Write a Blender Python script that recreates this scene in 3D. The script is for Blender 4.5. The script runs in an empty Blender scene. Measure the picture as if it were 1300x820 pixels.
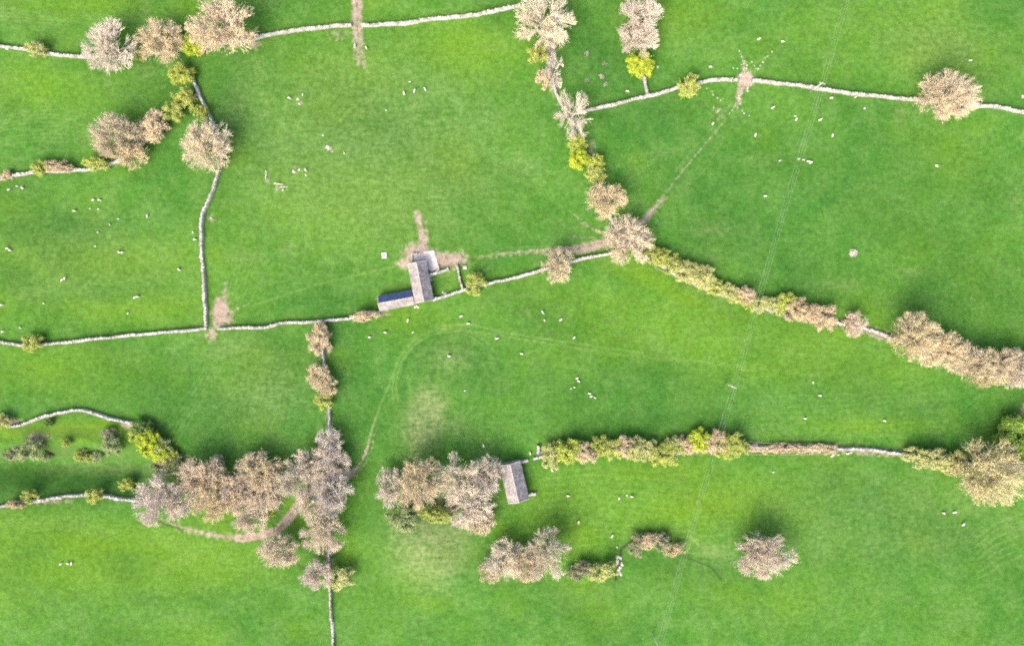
import bpy, math, random
import numpy as np
from mathutils import Vector, Matrix, Euler
random.seed(7)
RN = np.random.default_rng(11)
PI = math.pi
S = 0.30            # metres per photograph pixel on the ground
CX, CY = 650.0, 365.0
H = 262.0           # drone height
sc = bpy.context.scene
COL = sc.collection

# ------------------------------------------------------------------ terrain
def gh(x, y):
    """ground height in metres at world x, y (arrays or scalars)"""
    px = CX + x / S; py = CY - y / S
    h = 0.55*np.sin(px*0.0131+0.6)*np.cos(py*0.0172+0.4) + 0.45*np.sin(px*0.021-py*0.017+1.3) \
        + 0.28*np.sin(px*0.043+py*0.031) + 0.22*np.cos(px*0.029-py*0.052+2.0) + 0.10*np.sin(px*0.083+1.0)*np.sin(py*0.094)
    s1 = 1/(1+np.exp((px-215)/14.0))
    dale = np.exp(-((py-598-0.06*(px-100))/27.0)**2)
    h = h - 4.6*s1*dale
    h = h + 0.9*s1*np.exp(-((py-565-6*np.sin(px*0.05))/8.0)**2)
    h = h + 1.6*np.exp(-((px-560)/75.0)**2-((py-480)/62.0)**2)
    h = h + 1.3*np.exp(-((px-550)/45.0)**2-((py-690)/40.0)**2)
    h = h - 1.5*np.exp(-((px-890)/70.0)**2-((py-712)/22.0)**2)
    h = h - 1.2*np.exp(-((px-786)/8.0)**2-((py-715)/30.0)**2)
    return h
def W(px, py, z=0.0):
    """ground point under a photo pixel; for z above ground the point at that height that the pixel's ray meets"""
    k = (H - z) / H
    x = (px-CX)*S*k; y = (CY-py)*S*k
    g = float(gh(x, y))
    k = (H - z - g) / H
    x = (px-CX)*S*k; y = (CY-py)*S*k
    return x, y, float(gh(x, y))

# ------------------------------------------------------------------ object helpers
def tag(o, label=None, cat=None, group=None, kind=None):
    if label: o['label'] = label
    if cat: o['category'] = cat
    if group: o['group'] = group
    if kind: o['kind'] = kind
    return o
def mesh_np(name, V, F, mats, fm=None, smooth=False):
    """V (n,3), F list of (k,m) int arrays of equal face size, fm material index arrays"""
    me = bpy.data.meshes.new(name)
    V = np.asarray(V, dtype=np.float32)
    me.vertices.add(len(V)); me.vertices.foreach_set('co', V.ravel())
    loops = np.concatenate([f.ravel() for f in F]).astype(np.int32)
    sizes = np.concatenate([np.full(len(f), f.shape[1], dtype=np.int32) for f in F])
    starts = np.concatenate([[0], np.cumsum(sizes)[:-1]]).astype(np.int32)
    me.loops.add(len(loops)); me.loops.foreach_set('vertex_index', loops)
    me.polygons.add(len(sizes)); me.polygons.foreach_set('loop_start', starts); me.polygons.foreach_set('loop_total', sizes)
    for m in mats: me.materials.append(m)
    if fm is not None: me.polygons.foreach_set('material_index', np.concatenate(fm).astype(np.int32))
    if smooth: me.polygons.foreach_set('use_smooth', np.ones(len(sizes), dtype=bool))
    me.update(calc_edges=True); me.validate()
    return me
def link(name, me, parent=None, loc=None, rz=0.0, scale=None):
    o = bpy.data.objects.new(name, me); COL.objects.link(o)
    if parent is not None: o.parent = parent
    if loc is not None: o.location = loc
    if rz: o.rotation_euler = (0, 0, rz)
    if scale is not None: o.scale = scale
    return o
def empty(name, loc, rz=0.0):
    o = bpy.data.objects.new(name, None); COL.objects.link(o)
    o.empty_display_size = 0.5; o.location = loc; o.rotation_euler = (0, 0, rz)
    return o
class MB:
    def __init__(s): s.v = []; s.f = []
    def add(s, vs, fs):
        b = len(s.v); s.v += [tuple(v) for v in vs]; s.f += [tuple(i+b for i in f) for f in fs]
    def box(s, c, d, rz=0.0, jit=0.0, tilt=0.0):
        hx, hy, hz = d[0]/2, d[1]/2, d[2]/2
        M = Euler((tilt*random.uniform(-1,1), tilt*random.uniform(-1,1), rz)).to_matrix()
        vs = []
        for sx, sy, sz in ((-1,-1,-1),(1,-1,-1),(1,1,-1),(-1,1,-1),(-1,-1,1),(1,-1,1),(1,1,1),(-1,1,1)):
            p = Vector((sx*hx*(1+jit*random.uniform(-1,1)), sy*hy*(1+jit*random.uniform(-1,1)), sz*hz*(1+jit*random.uniform(-1,1))))
            vs.append(M @ p + Vector(c))
        s.add(vs, ((0,3,2,1),(4,5,6,7),(0,1,5,4),(1,2,6,5),(2,3,7,6),(3,0,4,7)))
    def tube(s, a, b, r0, r1=None, n=8, cap=True):
        r1 = r0 if r1 is None else r1
        a = Vector(a); b = Vector(b); d = (b-a).normalized()
        u = d.orthogonal().normalized(); w = d.cross(u)
        vs = []
        for p, r in ((a, r0), (b, r1)):
            for i in range(n):
                t = 2*PI*i/n; vs.append(p + u*math.cos(t)*r + w*math.sin(t)*r)
        fs = [(i, (i+1) % n, n+(i+1) % n, n+i) for i in range(n)]
        if cap: fs += [tuple(range(n-1, -1, -1)), tuple(range(n, 2*n))]
        s.add(vs, fs)
    def build(s, name, m, parent=None, smooth=False, bevel=0.0):
        me = bpy.data.meshes.new(name); me.from_pydata(s.v, [], s.f)
        for mm in (m if isinstance(m, (list, tuple)) else [m]): me.materials.append(mm)
        if smooth:
            for p in me.polygons: p.use_smooth = True
        me.update()
        o = link(name, me, parent)
        if bevel:
            b = o.modifiers.new('bevel', 'BEVEL'); b.width = bevel; b.segments = 1
        return o

# ------------------------------------------------------------------ materials
def newmat(name):
    m = bpy.data.materials.new(name); m.use_nodes = True
    nt = m.node_tree; nt.nodes.clear()
    out = nt.nodes.new('ShaderNodeOutputMaterial'); b = nt.nodes.new('ShaderNodeBsdfPrincipled')
    nt.links.new(b.outputs[0], out.inputs[0])
    b.inputs['Roughness'].default_value = 0.9
    b.inputs['Specular IOR Level'].default_value = 0.15
    return m, nt, b
class N:
    """small node-building helper"""
    def __init__(s, nt): s.nt = nt
    def _in(s, node, key, v):
        if v is None: return
        if hasattr(v, 'is_linked') or isinstance(v, bpy.types.NodeSocket): s.nt.links.new(v, node.inputs[key])
        else:
            i = node.inputs[key]
            if i.type == 'RGBA' and len(v) == 3: v = (*v, 1)
            i.default_value = v
    def coord(s, k='Object'): return s.nt.nodes.new('ShaderNodeTexCoord').outputs[k]
    def noise(s, vec, scale, detail=4, rough=0.55, dist=0.0, off=None):
        if off is not None or isinstance(scale, tuple):
            mp = s.nt.nodes.new('ShaderNodeMapping'); s.nt.links.new(vec, mp.inputs[0])
            if off: mp.inputs['Location'].default_value = off
            if isinstance(scale, tuple): mp.inputs['Scale'].default_value = scale; scale = 1.0
            vec = mp.outputs[0]
        n = s.nt.nodes.new('ShaderNodeTexNoise'); s.nt.links.new(vec, n.inputs['Vector'])
        n.inputs['Scale'].default_value = scale; n.inputs['Detail'].default_value = detail
        n.inputs['Roughness'].default_value = rough; n.inputs['Distortion'].default_value = dist
        return n.outputs[0]
    def ramp(s, v, a, b, lo=0.0, hi=1.0):
        n = s.nt.nodes.new('ShaderNodeMapRange'); s._in(n, 0, v)
        n.inputs[1].default_value = a; n.inputs[2].default_value = b; n.inputs[3].default_value = lo; n.inputs[4].default_value = hi
        return n.outputs[0]
    def mix(s, f, a, b, mode='MIX'):
        n = s.nt.nodes.new('ShaderNodeMix'); n.data_type = 'RGBA'; n.blend_type = mode
        s._in(n, 0, f); s._in(n, 6, a); s._in(n, 7, b)
        return n.outputs[2]
    def math(s, op, a, b=None):
        n = s.nt.nodes.new('ShaderNodeMath'); n.operation = op; s._in(n, 0, a)
        if b is not None: s._in(n, 1, b)
        return n.outputs[0]
    def attr(s, name):
        n = s.nt.nodes.new('ShaderNodeAttribute'); n.attribute_name = name; return n.outputs['Fac']
    def bump(s, h, strength, dist=0.1):
        n = s.nt.nodes.new('ShaderNodeBump'); n.inputs['Strength'].default_value = strength
        n.inputs['Distance'].default_value = dist; s.nt.links.new(h, n.inputs['Height']); return n.outputs[0]
def val(f): return (f, f, f)

def mat_plain(name, col, var=0.25, scale=3.0, rough=0.9, island=0.0, col2=None, bump=0.0):
    m, nt, b = newmat(name); n = N(nt); c = n.coord('Object')
    t = n.noise(c, scale, 5, 0.6)
    t2 = n.noise(c, scale*0.22, 3, 0.6)
    d = tuple(x*(1-var) for x in col); l = tuple(min(1, x*(1+var)) for x in col)
    k = n.mix(n.ramp(t, 0.3, 0.7), d, l)
    if col2: k = n.mix(n.ramp(t2, 0.45, 0.6, 0, 0.75), k, col2)
    if island:
        g = nt.nodes.new('ShaderNodeNewGeometry').outputs['Random Per Island']
        k = n.mix(1.0, k, n.mix(g, val(1-island), val(1+island)), 'MULTIPLY')
    nt.links.new(k, b.inputs['Base Color']); b.inputs['Roughness'].default_value = rough
    if bump: nt.links.new(n.bump(t, bump, 0.05), b.inputs['Normal'])
    return m

M = {}
M['stone'] = mat_plain('dry_stone', (0.41,0.385,0.36), 0.32, 1.6, island=0.38, col2=(0.25,0.245,0.19), bump=0.5)
M['mason'] = mat_plain('barn_stone', (0.33,0.30,0.26), 0.30, 1.8, col2=(0.22,0.20,0.18), bump=0.6)
M['roof_warm_lit'] = mat_plain('stone_slate_lichen_lit', (0.225,0.208,0.195), 0.22, 1.6, island=0.30, col2=(0.31,0.27,0.25))  # pinkish lichened slate, also tinted lighter as the slope facing the sun
M['roof_grey_shaded'] = mat_plain('stone_slate_grey_shaded', (0.15,0.142,0.150), 0.25, 1.8, island=0.36, col2=(0.23,0.21,0.22))  # same slate without the pink; darker tint partly paints in the slope's shade
M['roof_blue'] = mat_plain('blue_slate', (0.040,0.062,0.13), 0.25, 1.5, rough=0.55, island=0.25)
M['ridge'] = mat_plain('ridge_stone', (0.38,0.355,0.33), 0.2, 2.0, island=0.2)
M['wood'] = mat_plain('weathered_wood', (0.27,0.25,0.22), 0.3, 6.0)
M['door'] = mat_plain('painted_board', (0.07,0.10,0.08), 0.2, 5.0, rough=0.6)
M['dark'] = mat_plain('dark_opening', (0.02,0.02,0.02), 0.1)
M['metal'] = mat_plain('galvanised_metal', (0.42,0.43,0.42), 0.15, 4.0, rough=0.5)
M['wire'] = mat_plain('aluminium_wire', (0.42,0.46,0.38), 0.05, 4.0, rough=0.5)
M['concrete'] = mat_plain('yard_concrete', (0.52,0.47,0.44), 0.2, 0.7, col2=(0.34,0.30,0.29))
M['apron'] = mat_plain('stained_concrete', (0.40,0.36,0.35), 0.25, 0.9, col2=(0.28,0.24,0.23))
M['rock'] = mat_plain('limestone', (0.45,0.42,0.37), 0.2, 2.0, bump=0.5)
M['straw'] = mat_plain('old_straw', (0.40,0.37,0.30), 0.3, 5.0, island=0.3)
M['fleece'] = mat_plain('fleece', (0.62,0.59,0.51), 0.08, 7.0)
M['pole'] = mat_plain('pale_pole', (0.50,0.47,0.40), 0.2, 4.0)
M['log'] = mat_plain('bleached_log', (0.58,0.51,0.44), 0.2, 4.0)
M['water'] = mat_plain('trough_water', (0.25,0.28,0.28), 0.1, 2.0, rough=0.1)
M['bark'] = mat_plain('bark', (0.46,0.41,0.35), 0.3, 3.0, bump=0.4)
M['insulator'] = mat_plain('insulator', (0.5,0.48,0.45), 0.1, rough=0.3)

def mat_twig():
    m, nt, b = newmat('twig'); n = N(nt)
    oi = nt.nodes.new('ShaderNodeObjectInfo')
    g = nt.nodes.new('ShaderNodeNewGeometry').outputs['Random Per Island']
    k = n.mix(1.0, oi.outputs['Color'], n.mix(g, val(0.78), val(1.2)), 'MULTIPLY')
    t = n.noise(n.coord('Object'), 0.35, 3, 0.6)
    k = n.mix(n.ramp(t, 0.40, 0.65, 0.0, 0.25), k, (0.55,0.47,0.42))
    nt.links.new(k, b.inputs['Base Color']); return m
def mat_leaf():
    m, nt, b = newmat('leaf'); n = N(nt)
    oi = nt.nodes.new('ShaderNodeObjectInfo')
    g = nt.nodes.new('ShaderNodeNewGeometry').outputs['Random Per Island']
    k = n.mix(oi.outputs['Alpha'], n.mix(1.0, oi.outputs['Color'], (1.05,0.98,0.66), 'MULTIPLY'), oi.outputs['Color'])
    t = n.noise(n.coord('Object'), 0.6, 3, 0.6)
    k = n.mix(1.0, k, n.mix(n.ramp(t, 0.35, 0.65), (0.72,0.80,0.8), (1.18,1.12,1.0)), 'MULTIPLY')
    k = n.mix(1.0, k, n.mix(g, val(0.6), val(1.3)), 'MULTIPLY')
    nt.links.new(k, b.inputs['Base Color']); b.inputs['Roughness'].default_value = 0.75
    return m
M['twig'] = mat_twig(); M['leaf'] = mat_leaf()

# ------------------------------------------------------------------ ground
def build_ground():
    xf = np.arange(-202, 202.01, 0.5); yf = np.arange(-146, 118.01, 0.5)
    ring = np.array([4, 10, 20, 40, 80, 150, 300, 600, 1200.0])
    X1 = np.concatenate([xf[0]-ring[::-1], xf, xf[-1]+ring]); Y1 = np.concatenate([yf[0]-ring[::-1], yf, yf[-1]+ring])
    X, Y = np.meshgrid(X1, Y1); nx, ny = len(X1), len(Y1)
    fade = np.clip(1-(np.maximum(np.abs(X)-230, 0)+np.maximum(np.abs(Y)-160, 0))/120, 0, 1)
    Z = gh(X, Y)*fade
    px = CX+X/S; py = CY-Y/S
    dirt = np.zeros_like(X); pale = np.zeros_like(X); yel = np.zeros_like(X); deep = np.zeros_like(X); line = np.zeros_like(X); soil = np.zeros_like(X); rank = np.zeros_like(X)
    def blob(A, cx, cy, rx, ry, amp=1.0, rot=0.0, p=1.0):
        c, s = math.cos(math.radians(rot)), math.sin(math.radians(rot))
        u = ((px-cx)*c+(py-cy)*s)/rx; v = (-(px-cx)*s+(py-cy)*c)/ry
        A[...] = np.maximum(A, amp*np.exp(-((u*u+v*v)**p)))
    def stroke(A, pts, w, amp=1.0, end=None, mode='max'):
        """a soft line through pts of pixel half-width w; amplitude runs from amp to end along it"""
        end = amp if end is None else end
        B = np.zeros_like(A); L = sum(math.dist(pts[i], pts[i+1]) for i in range(len(pts)-1)); d0 = 0
        for (x0, y0), (x1, y1) in zip(pts[:-1], pts[1:]):
            m = (px > min(x0,x1)-4*w) & (px < max(x0,x1)+4*w) & (py > min(y0,y1)-4*w) & (py < max(y0,y1)+4*w)
            l = math.dist((x0,y0),(x1,y1))
            t = np.clip(((px[m]-x0)*(x1-x0)+(py[m]-y0)*(y1-y0))/max(l*l,1e-6), 0, 1)
            d = np.hypot(px[m]-x0-t*(x1-x0), py[m]-y0-t*(y1-y0))
            a = amp+(end-amp)*((d0+t*l)/L)
            B[m] = np.maximum(B[m], a*np.exp(-(d/w)**2)); d0 += l
        A[...] = np.maximum(A, B)
    def arc(cx, cy, rx, ry, a0, a1, n=26):
        return [(cx+rx*math.cos(math.radians(a0+(a1-a0)*i/n)), cy+ry*math.sin(math.radians(a0+(a1-a0)*i/n))) for i in range(n+1)]
    # worn earth: field gateways, barn yard, tracks
    stroke(dirt, [(449.5,-20),(450.5,0),(450,30),(453,60),(455,82)], 4.2, 1.1, 0.5); stroke(dirt, [(455,-20),(456,0),(456,30),(459,60),(462,86)], 3.8, 1.1, 0.4)
    stroke(dirt, [(451,50),(450,78)], 3, 0.6, 0.2)
    blob(dirt, 430, 45, 16, 9, 0.35)
    blob(dirt, 323, 57, 9, 7, 0.6); blob(dirt, 335,140,6,20,0.2,20)
    for q in range(3): stroke(pale, [(460+q*4,82),(476+q*5,130),(494+q*4,185),(520,215)], 1.4, 0.5, 0.1)
    blob(dirt, 530, 324, 19, 14, 1.1); blob(dirt, 560, 330, 28, 11, 1.0, 5); blob(dirt, 578,330,17,10,0.95); blob(dirt, 514,334,10,7,0.8)
    blob(dirt, 536,345,14,25,0.7)
    stroke(dirt, [(530,272),(534,290),(538,315)], 5, 0.65, 1.0); stroke(dirt, [(538,278),(543,296),(540,315)], 2.5, 0.5, 0.8)
    stroke(dirt, [(600,328),(640,323),(690,318),(735,313),(770,305),(800,295)], 3.4, 0.25, 1.0)
    stroke(dirt, [(690,322),(735,318),(775,308)], 5, 0.4, 1.0)
    stroke(dirt, [(728,272),(750,288),(775,300)], 1.6, 0.4, 0.6); stroke(dirt, [(735,281),(755,293),(775,300)], 1.4, 0.4, 0.6); stroke(dirt, [(720,300),(750,302),(780,303)], 1.5, 0.3, 0.6)
    stroke(dirt, [(845,250),(832,263),(820,278),(800,295)], 5, 0.35, 1.0)
    stroke(dirt, [(938,128),(915,160),(885,195),(858,228),(835,258)], 1.7, 0.30, 0.42)
    stroke(dirt, [(934,124),(908,158),(878,193),(850,226)], 1.3, 0.24, 0.28)
    blob(dirt, 946, 102, 11, 12, 1.0, 0, 2.0); stroke(dirt, [(940,112),(937,135)], 4, 0.9, 0.5); stroke(dirt,[(944,75),(945,95)],3,0.4,0.8)
    blob(dirt, 912, 142, 10, 14, 0.3)
    blob(dirt, 279, 397, 11, 20, 1.1, 6, 1.4); blob(dirt, 284, 372, 5, 16, 0.5, 10); blob(dirt, 287, 404, 10, 9, 0.8); blob(dirt, 268, 424, 7, 10, 0.8, 20)
    stroke(dirt, [(285,400),(310,388),(330,380)], 2, 0.5, 0.1)
    stroke(dirt, [(200,658),(228,668),(262,677),(300,682)], 3.5, 0.35, 0.8); stroke(dirt, [(225,672),(260,676),(300,682),(322,681),(348,675),(362,663),(375,648),(386,630),(400,618),(425,609),(447,600)], 6, 0.25, 1.0)
    stroke(dirt, [(300,681),(325,679),(349,672),(363,657),(375,640),(386,626),(402,614),(444,597)], 2.6, 1.1, 1.1); stroke(dirt, [(300,686),(326,684),(352,677),(368,662),(381,645),(391,631),(406,620),(446,602)], 2.6, 1.1, 1.1)
    stroke(dirt, [(445,602),(458,588),(466,570),(472,552)], 2.2, 0.8, 0.4); stroke(dirt, [(447,606),(463,590),(471,572)], 1.3, 0.5, 0.2)
    stroke(dirt, [(466,572),(471,548),(480,522),(491,500)], 1.5, 0.45, 0.1); stroke(dirt, [(471,574),(476,550),(485,524)], 1.5, 0.45, 0.1)
    for (x, y, rx, ry, a) in ((817,98,5,5,.8),(815,90,6,8,.5),(1205,125,30,22,.45),(697,60,10,22,.8),(705,110,6,14,.6),(735,170,7,20,.6),(750,205,6,25,.7),(768,262,9,18,.7),(795,303,22,18,.95),
            (488,400,10,4,.5),(590,362,5,5,.4),(418,530,5,22,.55),(410,440,6,22,.5),(412,600,26,30,.6),(418,690,8,40,.6),(335,640,28,26,.4),(250,612,40,14,.35),(360,700,22,18,.4),(585,625,45,28,.5),(655,712,40,24,.5),
            (1200,585,50,9,.6),(1255,597,30,25,.4),(1299,526,6,18,1.0),(1210,450,52,18,.5),(700,580,12,6,.4),(480,398,8,4,.6),(164,540,10,5,.8),(12,535,14,6,.7),(45,556,18,7,.7),(150,552,8,6,.4),(232,583,12,8,.5),(60,637,30,4,.6),(490,394,5,3,.5)):
        blob(dirt, x, y, rx, ry, a)
    for (x,y) in ((340,228),(352,238),(374,215),(381,131),(417,188),(268,279),(1040,112),(1083,321)): blob(dirt, x, y, 5, 5, 0.4)
    blob(dirt, 268, 277, 3, 8, 0.45, 15)
    # ground under the hedges
    stroke(dirt, [(825,322),(866,342),(907,364),(948,380),(1000,392),(1050,406),(1098,418),(1135,430)], 7, 0.6)
    stroke(dirt, [(690,577),(760,568),(850,574),(950,568),(1060,569),(1150,576)], 6, 0.6)
    # beck and its dark banks
    stroke(soil, [(830,684),(800,690),(790,698),(788,712),(784,730),(782,738)], 2.4, 0.8); stroke(soil, [(850,700),(880,712),(905,722),(915,735)], 1.6, 0.7); stroke(soil,[(340,690),(372,712),(390,725)],3,0.6)
    stroke(soil, [(192,657),(212,666),(232,672)], 2, 0.7); stroke(soil,[(30,575),(60,582),(50,562)],3,.4)
    for (x,y,rx,ry,a) in ((60,575,80,10,.8),(150,575,60,14,.6),(80,548,90,8,.6),(200,600,20,20,.7),(120,600,90,8,.4)): blob(rank, x, y, rx, ry, a)
    stroke(line, [(466,572),(472,546),(482,516),(494,488),(506,455),(530,425)], 1.3, 0.6, 0.3)
    # rough yellow bank
    stroke(yel, [(0,548),(40,552),(80,545),(130,540),(165,548),(190,570),(215,590)], 12, 0.95)
    blob(yel, 110, 552, 45, 10, 0.7); blob(yel, 860, 372, 16, 50, 0.75, -65); blob(yel, 800, 335, 40, 12, 0.6, 20); blob(yel, 910, 400, 20, 45, 0.5, -60)
    for q in range(150):
        x, y = random.uniform(-20, 1320), random.uniform(-20, 840)
        a = random.uniform(0.15, 0.5); r = random.uniform(8, 34)
        blob(yel if random.random() < 0.55 else deep, x, y, r*random.uniform(0.8, 2.2), r, a*1.0, random.uniform(-40, 40))
    for (x, y, rx, ry, a, r) in ((60,110,80,30,.5,0),(100,330,160,30,.55,0),(170,390,110,24,.6,0),(590,60,90,40,.6,0),(430,90,100,60,.3,0),(60,470,60,26,.7,0),(110,5,110,20,.5,0),(250,10,60,20,.5,0),(850,20,80,30,.4,0),
            (450,260,160,60,.25,0),(890,640,110,35,.8,-5),(830,600,110,26,.6,0),(740,680,40,30,.7,0),(110,690,160,26,.75,5),(1110,540,70,12,.6,0),(980,470,90,20,.5,0),(1060,90,60,15,.3,0),(820,350,60,20,.7,20),(820,430,120,40,.35,0),(380,650,20,40,.6,-30),(560,700,60,18,.4,0),(625,615,6,30,.5,0)):
        blob(yel, x, y, rx, ry, a, r)
    for (x, y, rx, ry, a) in ((90,285,90,22,.6),(20,290,30,25,.6),(15,350,40,25,.6),(120,375,60,10,.4),(290,120,40,60,.8),(215,50,60,25,.5),(330,180,25,60,.4),(900,240,70,50,.35),(1120,340,60,30,.4),(1200,370,90,50,.75),(1120,300,130,50,.45),(900,300,60,40,.6),(1250,240,60,60,.4),(560,540,40,20,.3),(820,530,160,22,.6),(400,380,90,20,.35),(1010,340,60,30,.5),(1080,250,60,60,.2),
            (350,470,60,50,.55),(250,560,60,40,.6),(445,460,30,60,.55),(460,640,40,50,.5),(740,500,90,25,.5),(1200,520,80,20,.45),(1080,650,90,40,.3),(1150,690,80,30,.4),(800,150,90,35,.5),(760,60,40,50,.55),(840,700,70,20,.5),(960,700,60,25,.5),(110,610,130,22,.85),(180,180,60,30,.4),(210,210,40,20,.4),(470,350,40,20,.4),(700,490,120,30,.35),(650,450,60,30,.2)):
        blob(deep, x, y, rx, ry, a)
    for (x, y, rx, ry, a, r) in ((200,500,220,55,.38,0),(1060,280,240,130,.32,10),(900,490,420,30,.28,3),(300,160,45,110,.35,15),(470,560,40,120,.3,0)): blob(deep, x, y, rx, ry, a, r, 2.5)
    for (x, y, rx, ry, a, r) in ((110,700,260,50,.5,4),(800,640,170,60,.4,0),(70,470,130,40,.4,0),(1150,60,200,60,.2,5),(900,420,300,45,.35,12)): blob(yel, x, y, rx, ry, a, r, 2.5)
    blob(pale, 470, 190, 170, 130, 0.28, 0, 2.5); blob(pale, 120, 330, 130, 60, 0.18, 0, 2.0); blob(pale, 1130, 660, 180, 60, 0.16, 0, 2.0)
    # thin bleached turf
    blob(pale, 541, 533, 27, 48, 1.0, 12, 1.8); blob(pale, 575, 540, 30, 22, 0.35); blob(pale, 555, 640, 30, 26, 0.5); blob(pale, 548, 688, 50, 56, 0.95, 0, 1.6); blob(pale,550,655,28,10,.7)
    blob(pale, 570, 455, 30, 22, 0.4); blob(pale, 340, 500, 60, 50, 0.35); blob(pale, 290, 440, 50, 20, 0.3); blob(pale, 905, 700, 30, 12, 0.5, 15); blob(pale, 150, 600, 60, 10, 0.3)
    blob(pale, 1190, 60, 60, 40, 0.35); blob(pale, 500, 260, 70, 40, 0.3); blob(pale, 660, 215, 20, 20, 0.35); blob(pale, 300, 140, 20, 70, 0.3, 15)
    for q in range(40): blob(pale, random.uniform(0,1300), random.uniform(0,440), random.uniform(6,26), random.uniform(5,16), random.uniform(0.1,0.35))
    # wheel marks and mower lines
    stroke(line, [(560,413),(600,412),(640,422),(760,440),(860,455),(960,467),(1040,478)], 0.9, 0.75, 0.3)
    stroke(line, [(560,418),(620,423),(700,437),(800,452),(900,461),(960,472)], 0.8, 0.6, 0.3)
    stroke(line, [(620,455),(700,463),(800,478),(860,486)], 0.8, 0.4, 0.1)
    for k in range(2):
        stroke(line, arc(570, 492, 72-5*k, 76-5*k, 165, 330), 1.3, 0.45, 0.30)
    for k in range(3): stroke(deep, arc(574+3*k, 490, 64-15*k, 68-14*k, 160+10*k, 370), 5.0, 0.6)
    for k in range(9): stroke(line, arc(60, 160+6*k, 70+k*5, 20+k, 200, 350), 0.8, 0.35, 0.2)
    for k in range(8): stroke(line, [(0,120+13*k+random.uniform(-4,4)),(60,132+12*k),(120,150+8*k)], 0.8, 0.35, 0.1)
    for k in range(4): stroke(line, [(0,12+5*k),(60,18+4*k),(150,22+5*k),(230,15+3*k)], 1.0, 0.45, 0.1)
    for k in range(12): stroke(line, [(690,600+9*k),(760,592+9*k),(860,602+9*k),(950,612+7*k)], 1.0, 0.32, 0.15)
    for k in range(5): stroke(line, [(0,660+4*k),(70,655+4*k),(150,662+5*k),(250,690+4*k),(300,700+4*k)], 0.9, 0.4, 0.15)
    for k in range(6): stroke(line, [(200,730-3*k),(260,706-3*k),(330,690-4*k)], 0.9, 0.35, 0.1)
    for k in range(10): stroke(line, [(150,600),(100,590+k),(40,594+k*4)], 0.9, 0.15, 0.1)
    for k in range(7): stroke(line, [(1240,735-8*k),(1265,720-9*k),(1300,706-9*k)], 1.0, 0.35)
    for k in range(9): stroke(line, [(960,560-7*k),(1080,556-7*k),(1200,548-7*k)], 0.9, 0.2, 0.15)
    for k in range(6): stroke(line, [(524+5*k,520+6*k),(540+4*k,540+5*k),(536+5*k,575)], 0.8, 0.3)
    stroke(line, [(320,388),(400,362),(470,345),(520,335)], 1.2, 0.35, 0.4); stroke(line, [(590,328),(650,320)], 1.2, 0.5)
    stroke(line, [(600,335),(640,315),(700,312)], 1.0, 0.3)
    for k in range(5): stroke(line, [(285+4*k,395),(300+7*k,330),(318+10*k,250),(330+9*k,190)], 0.9, 0.3, 0.05)
    for k in range(4): stroke(line, [(320+4*k,70),(332+4*k,120),(345,175)], 0.9, 0.35, 0.05)
    for k in range(4): stroke(line, [(840+4*k,262),(880+5*k,215),(915+3*k,170)], 0.8, 0.25)
    for k in range(5): stroke(line, [(215,560-12*k+20),(290,450-6*k),(350,430)], 0.9, 0.25, 0.1)
    stroke(line, arc(872,690,18,9,190,330), 1.0, 0.7); stroke(line, [(876,680),(888,693)], 1.6, 0.9); stroke(line, [(870,703),(905,704)], 1.0, 0.5)
    stroke(line, [(945,95),(960,80),(985,66)], 1.3, 0.4)
    for k in range(3): stroke(line, arc(1060,300,260,140+6*k,80,120), 0.9, 0.2)
    for k in range(8):
        x0, y0 = random.uniform(330,640), random.uniform(60,380); a = random.uniform(-.4,.4)
        stroke(line, [(x0,y0),(x0+70*math.cos(a),y0+70*math.sin(a))], 1.0, 0.22, 0.05)
    for p, _l, _k in WALLS: stroke(rank, smooth(p), 3.2, 0.75)
    idx = np.arange(nx*ny).reshape(ny, nx)
    F = np.stack([idx[:-1,:-1], idx[:-1,1:], idx[1:,1:], idx[1:,:-1]], -1).reshape(-1, 4)
    me = mesh_np('ground', np.stack([X, Y, Z], -1).reshape(-1, 3), [F], [mat_ground()], smooth=True)
    for nm, A in (('dirt', dirt), ('pale', pale), ('yel', yel), ('deep', deep), ('line', line), ('soil', soil), ('rank', rank)):
        at = me.attributes.new(nm, 'FLOAT', 'POINT'); at.data.foreach_set('value', A.astype(np.float32).ravel())
    o = link('ground', me); tag(o, 'bright green sheep pasture with worn tracks between the walls', 'ground', kind='structure')
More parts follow.
